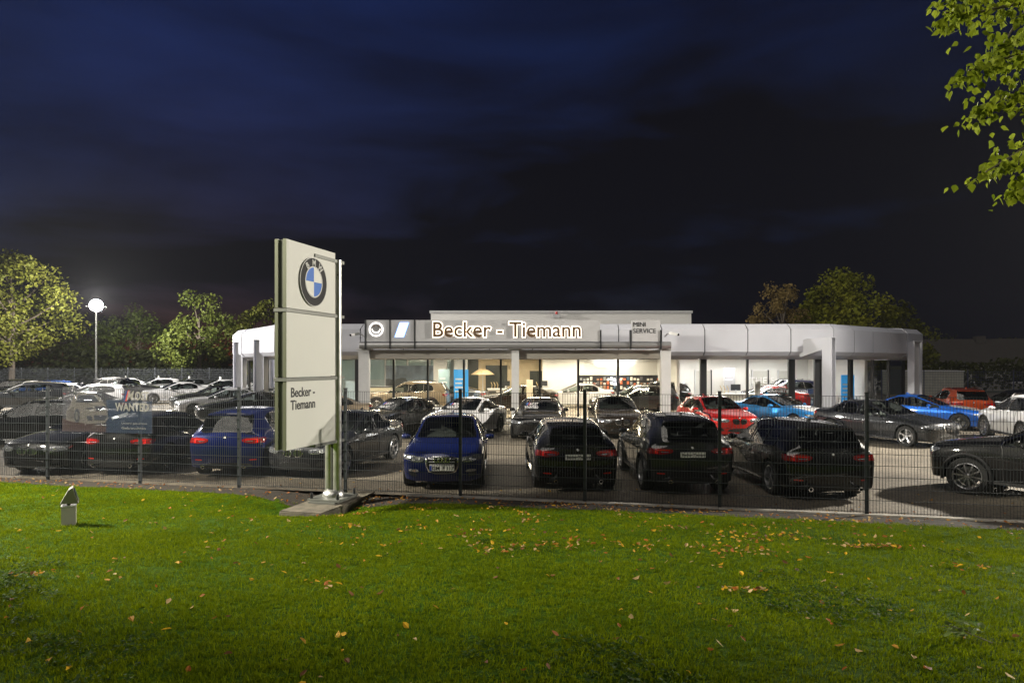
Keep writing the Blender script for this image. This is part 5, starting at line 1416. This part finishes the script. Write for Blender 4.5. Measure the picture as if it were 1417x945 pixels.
# ------------------------------------------------------------------ trees
def tree(label, x, y, h, w, col1, col2, seed, n=5200, base=0.22, leaf=0.34, name='broadleaf_tree', sparse=1.0, lobes=46):
    r = random.Random(seed)
    t = thing(name, label, 'tree', (x, y, -0.4 if y > 60 else lawn_z(x, y)-0.05 if y < 12 else -0.05), 0, 'trees around the lot')
    m = leaf_mat('leaf_%d' % seed, col1, col2, 0.3, 0.55, 0.45)
    bark = mat('bark', (0.07,0.055,0.04), 0.9, var=0.3, bump=0.6)
    cz = h*(base + (1-base)/2); rz = h*(1-base)/2; rx = w/2
    cl = []
    while len(cl) < lobes:
        p = Vector((r.uniform(-1,1), r.uniform(-1,1), r.uniform(-1,1)))
        if not 0.25 < p.length < 1.0: continue
        if p.z < -0.3 and math.hypot(p.x, p.y) > 0.8: continue
        q = Vector((p.x*rx*(1-0.25*max(0,p.z)), p.y*rx*(1-0.25*max(0,p.z)), cz+p.z*rz))
        cl.append((q, r.uniform(0.10,0.19)*w*0.9))
    mb = MB().tube([(0,0,0),(0.05,0,h*base*0.6),(0.1,0.05,h*0.5),(0.05,0,h*0.78)], [h*0.028,h*0.022,h*0.014,h*0.005], 8); mb.build('trunk', bark, t, True)
    lb = MB()
    for q, rr in cl[::3]:
        s0 = Vector((0.06,0.02,min(q.z*0.72, h*0.66))); mid = s0.lerp(q, 0.5)+Vector((0,0,-0.1*rr))
        lb.tube([s0, mid, q], [h*0.010,h*0.006,h*0.002], 5)
    lb.build('limbs', bark, t, True)
    vs_, fs = [], []
    for k in range(n):
        q, rr = r.choice(cl)
        d = Vector((r.gauss(0,1), r.gauss(0,1), r.gauss(0,1))).normalized()*rr*(r.random()**0.4)*1.15
        d.z *= 0.75; c = q + d
        nn = (d.normalized()*0.6 + Vector((r.gauss(0,.6), r.gauss(0,.6), r.gauss(0,.6)+0.3))).normalized()
        a = nn.orthogonal().normalized(); b = nn.cross(a); an = r.uniform(0, 6.28); u = a*math.cos(an)+b*math.sin(an); v = nn.cross(u)
        s = leaf*r.uniform(0.6,1.25); o = len(vs_)
        vs_ += [c-u*s*0.5, c+v*s*0.32-nn*s*0.05, c+u*s*0.5-nn*s*0.12, c-v*s*0.32-nn*s*0.05]; fs.append((o,o+1,o+2,o+3))
    me = bpy.data.meshes.new('crown'); me.from_pydata([v[:] for v in vs_], [], fs); me.materials.append(m)
    link('crown', me, t)
YG1, YG2 = (0.055,0.072,0.010), (0.125,0.125,0.02)
G1_, G2_ = (0.04,0.06,0.010), (0.09,0.105,0.02)
tree('large yellow green tree cut by the left edge behind the fence', XD(15, 64), 64, 13.6, 10.5, YG1, YG2, 11, 9000, 0.18)
tree('dark tree between the mast and the large yellow green tree', XD(-75, 70), 70, 14.5, 11, YG1, YG2, 12, 7000, 0.15)
tree('green tree behind the fence right of the mast', XD(275, 68), 68, 9.9, 7.5, G1_, G2_, 13, 6000, 0.2)
tree('green tree half hidden behind the pylon', XD(365, 70), 70, 9.4, 6.5, G1_, YG2, 14, 5500, 0.18)
tree('dim green tree behind the mast', XD(190, 76), 76, 9.0, 9, (0.025,0.04,0.008), (0.05,0.065,0.012), 15, 5000, 0.1)
tree('low tree peeping over the roof between pylon and sign boards', XD(470, 72), 72, 7.3, 7, G1_, G2_, 16, 4000, 0.2)
tree('dark bushy tree left of the far tree line', XD(110, 80), 80, 8.5, 9, (0.02,0.03,0.006), (0.045,0.055,0.01), 17, 4500, 0.1)
tree('thin brownish tree with sparse leaves behind the right roof', XD(1083, 58), 58, 10.2, 5.2, (0.15,0.11,0.035), (0.25,0.18,0.07), 18, 2600, 0.3, 0.26, lobes=34)
tree('dense green tree rising behind the right end of the showroom', XD(1172, 60), 60, 10.4, 8.6, (0.09,0.12,0.010), (0.22,0.21,0.02), 19, 9500, 0.2)
tree('lower green tree at the end of the showroom roof', XD(1240, 62), 62, 8.2, 6.0, (0.07,0.09,0.010), (0.15,0.15,0.02), 20, 5000, 0.15)
tree('unseen young tree added at the left end of the lawn to shade it', -9.6, 6.5, 7.6, 4.2, G1_, G2_, 22, 5200, 0.42, 0.20, lobes=40)  # out of view, added to keep the mast light off the near lawn
# far dark hedge and wood
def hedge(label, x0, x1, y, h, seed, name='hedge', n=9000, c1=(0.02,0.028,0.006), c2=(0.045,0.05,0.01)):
    r = random.Random(seed); vs_, fs = [], []
    for k in range(n):
        x = r.uniform(x0, x1); hh_ = h*(0.78+0.3*noise.noise(Vector((x*0.22, seed, 0)))+0.12*noise.noise(Vector((x*0.9, seed, 3)))); z = hh_*r.random()**0.6
        c = Vector((x, y+r.uniform(-1.6,1.6), z)); nn = Vector((r.gauss(0,1), r.gauss(0,1)-0.8, r.gauss(0,1))).normalized(); a = nn.orthogonal().normalized(); b = nn.cross(a); s = r.uniform(0.25,0.55); o = len(vs_)
        vs_ += [c-a*s*0.5, c+b*s*0.35, c+a*s*0.5, c-b*s*0.35]; fs.append((o,o+1,o+2,o+3))
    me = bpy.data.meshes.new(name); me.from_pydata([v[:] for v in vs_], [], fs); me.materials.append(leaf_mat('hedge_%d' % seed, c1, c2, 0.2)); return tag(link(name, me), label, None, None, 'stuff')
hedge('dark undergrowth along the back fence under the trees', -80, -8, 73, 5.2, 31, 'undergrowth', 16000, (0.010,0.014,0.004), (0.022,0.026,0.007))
hedge('black wood on the horizon at the right', 30, 130, 110, 8, 32, 'far_wood', 9000)
hedge('dim shrubs behind the right fence', 24, 60, 66, 3.5, 33, 'shrubbery', 5000)

# ------------------------------------------------------------------ overhanging branch, top right
ot = thing('overhanging_tree', 'leafy green branches of a near tree hanging into the top right corner', 'tree', (5.6, 4.2, lawn_z(5.6, 4.2)))
OZ = ot.location.z
bark2 = mat('bark_smooth', (0.13,0.115,0.08), 0.8, var=0.3)
MB().tube([(0.6,0,-0.2),(0.55,0,1.5),(0.3,0.05,3.4),(0.2,0.1,5.6)], [0.19,0.15,0.11,0.06], 10).build('trunk', bark2, ot, True)
M_OLEAF = leaf_mat('poplar_leaf', (0.095,0.14,0.008), (0.24,0.28,0.02), 0.5, 0.6, 3.0)
lv = []
for (u, w) in ((0,0),(0.22,0.30),(0.5,0.40),(0.78,0.22),(1.0,0.0)): lv.append((u, w, 0.06*math.sin(u*3)))
lm = MB().quadmesh([(-0.02,0,0),(0.14,0.30,0.03),(0.40,0.44,0.0),(0.72,0.22,-0.06),(1.05,0,-0.18),(0.72,-0.22,-0.06),(0.40,-0.44,0.0),(0.14,-0.30,0.03),(0.42,0,-0.06)],
    [(0,1,8),(1,2,8),(2,3,8),(3,4,8),(4,5,8),(5,6,8),(6,7,8),(7,0,8)]).mesh('leaf', M_OLEAF, True, 80)
r = random.Random(5)
def OP(px, py, d): return Vector((XD(px+12, d), d, zpx(py, d))) - Vector((5.6, 4.2, OZ))
branches = [[(1480,-60,4.6),(1400,5,4.55),(1340,18,4.5),(1296,18,4.45)], [(1490,20,4.7),(1410,70,4.6),(1350,92,4.5),(1328,98,4.45)], [(1490,60,4.8),(1400,130,4.6),(1366,140,4.5),(1346,146,4.5)],
    [(1500,90,4.7),(1430,190,4.6),(1390,215,4.5),(1352,238,4.5)], [(1500,150,4.6),(1440,235,4.5),(1410,255,4.5),(1404,262,4.45)], [(1500,-90,4.4),(1440,-30,4.4),(1390,40,4.4),(1372,68,4.35)], [(1470,-80,4.9),(1400,-20,4.9),(1330,5,4.8),(1290,-8,4.8)]]
br_objs = []; cand = []
for bi, bp in enumerate(branches):
    pts = [OP(*p) for p in bp]; root = Vector((0.25,0.08,4.0)) if bi else Vector((0.3,0.05,3.6))
    path = [root, root.lerp(pts[0],0.6)+Vector((0,0,0.15))] + pts
    bo = MB().tube(path, [0.035,0.026,0.018,0.012,0.008,0.005], 6).build('branch', bark2, ot, True); br_objs.append(bo)
    for k in range(230):
        t = r.uniform(0.0, 2.98)**1.0; i = int(t); p = pts[i].lerp(pts[i+1], t-i)
        spread = 0.018 + 0.13*(1-t/3)
        p = p + Vector((r.gauss(0,spread), r.gauss(0,spread+0.08), r.gauss(0,spread*0.7)-0.02))
        w_ = p + Vector((5.6, 4.2, OZ)); qx, qy = CX+w_.x/w_.y*FPX, HY-(w_.z-CAMZ)/w_.y*FPX
        cand.append((p, bo, qx < 1430 and qy > -12))
r.shuffle(cand)
inn = [c for c in cand if c[2]][:300]; rest = [c for c in cand if c not in inn]
def leaf_rot(): return (r.gauss(0, 0.9), r.uniform(0.2, 1.5), r.uniform(0, 6.28))
for p, bo, _ in inn:
    s = r.uniform(0.036, 0.066)
    o = link('leaf', lm, bo, p); o.scale = (s,)*3; o.rotation_euler = leaf_rot()
from mathutils import Euler
mass = MB(); lvs = [v.co.copy() for v in lm.vertices]; lfs = [tuple(p.vertices) for p in lm.polygons]
for p, bo, _ in rest:
    Mx = Matrix.Translation(p) @ Euler(leaf_rot()).to_matrix().to_4x4() @ Matrix.Scale(r.uniform(0.036,0.066), 4); mass.quadmesh([Mx @ v for v in lvs], lfs)
for k in range(2600):      # the rest of the crown, above and beside the frame
    a = r.uniform(0, 6.28); q = r.random()**0.5*2.6; p = Vector((0.9+q*math.cos(a), 0.6+q*math.sin(a)*0.8, 4.9+r.gauss(0,0.7)))
    w_ = p + Vector((5.6, 4.2, OZ)); qx, qy = CX+w_.x/max(w_.y,.5)*FPX, HY-(w_.z-CAMZ)/max(w_.y,.5)*FPX
    if qx < 1440 and qy > -20 and w_.y > 0.3: continue
    Mx = Matrix.Translation(p) @ Euler(leaf_rot()).to_matrix().to_4x4() @ Matrix.Scale(r.uniform(0.06,0.11), 4); mass.quadmesh([Mx @ v for v in lvs], lfs)
shade_mass_c = Vector((0.6, -2.2, 7.2)) - Vector((5.6, 4.2, OZ))
for k in range(6500):      # unseen leaf mass added over and behind the camera to shade the near lawn
    d_ = Vector((r.gauss(0,1), r.gauss(0,1), r.gauss(0,1))).normalized()*(r.random()**0.5); p = shade_mass_c + Vector((d_.x*6.0, d_.y*3.4, d_.z*1.5))
    w_ = p + Vector((5.6, 4.2, OZ))
    if w_.y > 0.2 and HY-(w_.z-CAMZ)/w_.y*FPX > -30: continue
    Mx = Matrix.Translation(p) @ Euler(leaf_rot()).to_matrix().to_4x4() @ Matrix.Scale(r.uniform(0.12,0.26), 4); mass.quadmesh([Mx @ v for v in lvs], lfs)
MB().tube([(0.2,0.1,5.2),(-1.5,-2.5,6.0),(-4.0,-5.5,6.3),(-7.0,-7.0,6.4)], [0.07,0.055,0.04,0.02], 7).build('branch', bark2, ot, True)  # unseen limb added to carry the shading leaf mass
mo = link('foliage', bpy.data.meshes.new('foliage'), ot); mo.data.from_pydata(mass.v, [], mass.f); mo.data.materials.append(M_OLEAF); mo['kind'] = 'stuff'

# ------------------------------------------------------------------ grass, fallen leaves
def tuft(seed, nb, hmin, hmax, rad):
    r = random.Random(seed); vs_, fs = [], []
    for k in range(nb):
        a = r.uniform(0, 6.28); q = rad*math.sqrt(r.random()); c = Vector((q*math.cos(a), q*math.sin(a), -0.005)); h = r.uniform(hmin, hmax); la = r.uniform(0, 6.28); lean = Vector((math.cos(la), math.sin(la), 0))*h*r.uniform(0.15,0.9)
        sd = Vector((-math.sin(la+r.uniform(-.8,.8)), math.cos(la), 0)).normalized()*r.uniform(0.0016,0.0032); o = len(vs_)
        vs_ += [c-sd, c+sd, c+lean*0.4+Vector((0,0,h*0.62))+sd*0.8, c+lean*0.4+Vector((0,0,h*0.62))-sd*0.8, c+lean+Vector((0,0,h*0.88))]
        fs += [(o,o+1,o+2,o+3),(o+3,o+2,o+4)]
    me = bpy.data.meshes.new('grass_tuft'); me.from_pydata([v[:] for v in vs_], [], fs); gm_ = leaf_mat('grass_blade', (0.036,0.080,0.0005), (0.185,0.228,0.0015), 0.35, 0.85, 1.1); gm_.node_tree.nodes['Principled BSDF'].inputs['Specular IOR Level'].default_value = 0.08; me.materials.append(gm_); return bpy.data.objects.new('grass_tuft', me)
T1, T2 = tuft(1, 28, 0.012, 0.034, 0.06), tuft(2, 22, 0.016, 0.048, 0.06)
# density by distance, only where the camera or its neighbours see the lawn
gv, gf, gd = [], [], []
NG = 120; 
for j in range(NG+1):
    for i in range(NG+1):
        y = 2.4 + 14.5*j/NG; x = -14 + 26*i/NG
        yy = min(y, fence_y(x)-0.34); gv.append((x, yy, lawn_z(x, yy)+0.012))
        vis = 1.0 if abs(x) < 0.85*y+1.5 else 0.0
        s = (fence_y(x)-yy)
        d = 420 if y < 6 else 300 if y < 9 else 190
        if s < 1.05 : d *= max(0, (s-0.65)/0.4)
        gd.append(d*vis*(0.75+0.5*noise.noise(Vector((x*0.8,y*0.8,0)))))
for j in range(NG):
    for i in range(NG):
        a = j*(NG+1)+i
        if gv[a][1] < gv[a+NG+1][1]-1e-4: gf.append((a,a+1,a+NG+2,a+NG+1))
gme = bpy.data.meshes.new('grass'); gme.from_pydata(gv, [], gf)
at_ = gme.attributes.new('dens', 'FLOAT', 'POINT'); at_.data.foreach_set('value', gd)
aw = gme.attributes.new('weed', 'FLOAT', 'POINT')
aw.data.foreach_set('value', [d_*0.5*max(0, min(1, 3.2*(noise.noise(Vector((v[0]*0.55+7, v[1]*0.75, 2)))+0.45*noise.noise(Vector((v[0]*2.1, v[1]*2.3, 5)))-0.28))) if v[1] < 9 else 0 for d_, v in zip(gd, gv)])
def tuft3():
    r = random.Random(4); vs_, fs = [], []
    for k in range(14):
        a = r.uniform(0, 6.28); q = 0.06*math.sqrt(r.random()); c = Vector((q*math.cos(a), q*math.sin(a), r.uniform(0.012,0.05))); la = r.uniform(0,6.28); u = Vector((math.cos(la), math.sin(la), r.gauss(0.1,.35))).normalized(); v = u.cross(Vector((r.gauss(0,.3),r.gauss(0,.3),1))).normalized(); s = r.uniform(0.008,0.016); o = len(vs_)
        vs_ += [c-u*s, c+v*s*0.8, c+u*s*1.2, c-v*s*0.8]; fs.append((o,o+1,o+2,o+3))
    me = bpy.data.meshes.new('weed_tuft'); me.from_pydata([v[:] for v in vs_], [], fs); gm_ = leaf_mat('weed_leaf', (0.016,0.042,0.0008), (0.035,0.075,0.0015), 0.3, 0.7, 1.1); me.materials.append(gm_); return bpy.data.objects.new('weed_tuft', me)
gob = tag(link('grass', gme), 'short green autumn grass covering the lawn', None, None, 'stuff')
ng = bpy.data.node_groups.new('scatter', 'GeometryNodeTree'); ng.interface.new_socket('Geometry', in_out='INPUT', socket_type='NodeSocketGeometry'); ng.interface.new_socket('Geometry', in_out='OUTPUT', socket_type='NodeSocketGeometry')
N = ng.nodes.new; Lk = ng.links.new
gi = N('NodeGroupInput'); go = N('NodeGroupOutput'); jn = N('GeometryNodeJoinGeometry')
T3 = tuft3()
for sd, tf, fac in ((3, T1, 0.7), (8, T2, 0.3), (12, T3, 1.0)):
    dp = N('GeometryNodeDistributePointsOnFaces'); dp.inputs['Seed'].default_value = sd
    na = N('GeometryNodeInputNamedAttribute'); na.data_type = 'FLOAT'; na.inputs['Name'].default_value = 'dens' if tf is not T3 else 'weed'
    mu = N('ShaderNodeMath'); mu.operation = 'MULTIPLY'; mu.inputs[1].default_value = fac
    Lk(na.outputs['Attribute'], mu.inputs[0]); Lk(mu.outputs[0], dp.inputs['Density']); Lk(gi.outputs[0], dp.inputs['Mesh'])
    ip = N('GeometryNodeInstanceOnPoints'); oi = N('GeometryNodeObjectInfo'); oi.inputs['Object'].default_value = tf
    rv = N('FunctionNodeRandomValue'); rv.data_type = 'FLOAT_VECTOR'; rv.inputs['Min'].default_value = (-0.15,-0.15,0); rv.inputs['Max'].default_value = (0.15,0.15,6.28)
    rs = N('FunctionNodeRandomValue'); rs.data_type = 'FLOAT'; rs.inputs[2].default_value = 0.7; rs.inputs[3].default_value = 1.35
    Lk(dp.outputs['Points'], ip.inputs['Points']); Lk(oi.outputs['Geometry'], ip.inputs['Instance']); Lk(rv.outputs[0], ip.inputs['Rotation']); Lk(rs.outputs[1], ip.inputs['Scale'])
    Lk(ip.outputs['Instances'], jn.inputs[0])
Lk(jn.outputs[0], go.inputs[0])
gob.modifiers.new('scatter', 'NODES').node_group = ng

r = random.Random(21)
def leaf_litter(name, label, pts, cols):
    vs_, fs, mi = [], [], []
    for (x, y, dz) in pts:
        z = lawn_z(x, y)+dz; s = r.uniform(0.016,0.040); a = r.uniform(0,6.28); u = Vector((math.cos(a),math.sin(a),r.gauss(0,.35))).normalized(); v = u.cross(Vector((r.gauss(0,.4),r.gauss(0,.4),1))).normalized(); nn = u.cross(v); c = Vector((x,y,z+s*0.35)); o = len(vs_); cu = r.uniform(-0.4,0.5)*s
        vs_ += [c-u*s, c-u*s*0.3+v*s*0.6+nn*cu, c+u*s*0.45+v*s*0.45+nn*cu, c+u*s*1.1, c+u*s*0.45-v*s*0.45+nn*cu, c-u*s*0.3-v*s*0.6+nn*cu]; fs += [(o,o+1,o+2,o+3),(o,o+3,o+4,o+5)]; k = r.randrange(len(cols)); mi += [k,k]
    me = bpy.data.meshes.new(name); me.from_pydata([v[:] for v in vs_], [], fs)
    for c in cols: me.materials.append(c)
    me.polygons.foreach_set('material_index', mi); return tag(link(name, me), label, None, None, 'stuff')
LC = [leaf_mat('leaf_'+nm_, c_, tuple(x*0.75 for x in c_), 0.4, 0.6, 6) for nm_, c_ in (('yellow',(0.72,0.42,0.03)),('ochre',(0.52,0.27,0.05)),('tan',(0.58,0.40,0.19)),('brown',(0.22,0.10,0.04)),('rust',(0.42,0.14,0.03)))]
pts = []
for k in range(420):
    y = r.uniform(3.2, 13.5); x = r.uniform(-0.8, 0.8)*y
    if y < fence_y(x)-0.4: pts.append((x, y, 0.03))
for k in range(90):                   # drifts in the middle of the lawn
    py_ = r.uniform(692, 775); cx_ = r.uniform(430, 1200)
    s = 3; 
    for _ in range(6):
        d = FPX*(CAMZ-0.30)/(py_-HY); d = FPX*(CAMZ-lawn_z(XD(cx_, d), d))/(py_-HY)
    x, y = XD(cx_, d), d
    for q in range(r.choice((2,4,7,12))):
        xx, yy = x+r.gauss(0,.18), y+r.gauss(0,.12)
        if yy < fence_y(xx)-0.3: pts.append((xx, yy, 0.035))
for px, py_, nq, sd in ((1205,760,60,0.16),(1030,822,22,0.1),(1330,790,14,0.2),(60,800,16,0.2),(430,815,8,0.2)):
    d = 8.0
    for _ in range(8): d = FPX*(CAMZ-lawn_z(XD(px, d), d))/(py_-HY)
    for q in range(nq): pts.append((XD(px,d)+r.gauss(0,sd*1.4), d+r.gauss(0,sd*0.4), 0.045))
leaf_litter('fallen_leaves', 'yellow and brown fallen leaves scattered over the lawn', pts, LC)
pts = []
for k in range(2000):
    x = r.uniform(-20, 12); s = 0.1+0.8*r.random()**1.3; dens_ = 0.5+0.5*noise.noise(Vector((x*0.5,5,0)))
    if r.random() < dens_*(1.2 if -3.5 < x < 3 else 0.8): pts.append((x, fence_y(x)-s*FN, 0.04))
leaf_litter('leaf_drift', 'brown leaves drifted against the foot of the mesh fence', pts, LC[2:]+[LC[3],LC[1]])
pts = []
for k in range(150):
    x = r.uniform(-8, 12); y = fence_y(x)+0.3+4*r.random()**1.8; pts.append((x, y, -lawn_z(x,y)+0.004))
leaf_litter('leaves_on_paving', 'yellow leaves lying on the block paving inside the fence', pts, LC)
# leafy twig lying on the lawn
d = 4.6
for _ in range(8): d = FPX*(CAMZ-lawn_z(XD(1335, d), d))/(888-HY)
tw = thing('fallen_twig', 'small leafy green twig lying on the lawn, lower right', 'twig', (XD(1335,d), d, lawn_z(XD(1335,d),d)+0.02), 0.4)
MB().tube([(0.10,-0.14,0.01),(0.02,-0.02,0.05),(-0.06,0.05,0.09),(-0.12,0.10,0.08)], [0.004,0.004,0.003,0.002], 5).build('stem', bark2, tw)
lm2 = lm.copy(); lm2.materials.clear(); lm2.materials.append(leaf_mat('twig_leaf', (0.045,0.075,0.015), (0.11,0.15,0.04), 0.3, 0.6, 4))
for q in range(34):
    o = link('leaf', lm2, tw, (r.gauss(-0.02,0.09), r.gauss(0.02,0.06), r.uniform(0.02,0.13))); s = r.uniform(0.05,0.085); o.scale = (s, s*0.55, s); o.rotation_euler = (r.gauss(0,.5), r.uniform(-0.9,0.4), r.uniform(0,6.28))

# ------------------------------------------------------------------ haze: thin volume added for the glow around the mast lamp
hz = MB().box(-150, 170, -40, 150, -1.1, 17.5).build('haze', mat('haze_tmp'))
hm = bpy.data.materials.new('haze'); hm.use_nodes = True; hm.node_tree.nodes.clear()
pv = hm.node_tree.nodes.new('ShaderNodeVolumePrincipled'); pv.inputs['Density'].default_value = 0.00013; pv.inputs['Color'].default_value = (0.85,0.87,0.92,1); pv.inputs['Anisotropy'].default_value = 0.3
ho = hm.node_tree.nodes.new('ShaderNodeOutputMaterial'); hm.node_tree.links.new(pv.outputs[0], ho.inputs['Volume'])
hz.data.materials.clear(); hz.data.materials.append(hm)
tag(hz, 'thin haze volume added over the lot for the lamp glow', None, None, 'stuff')
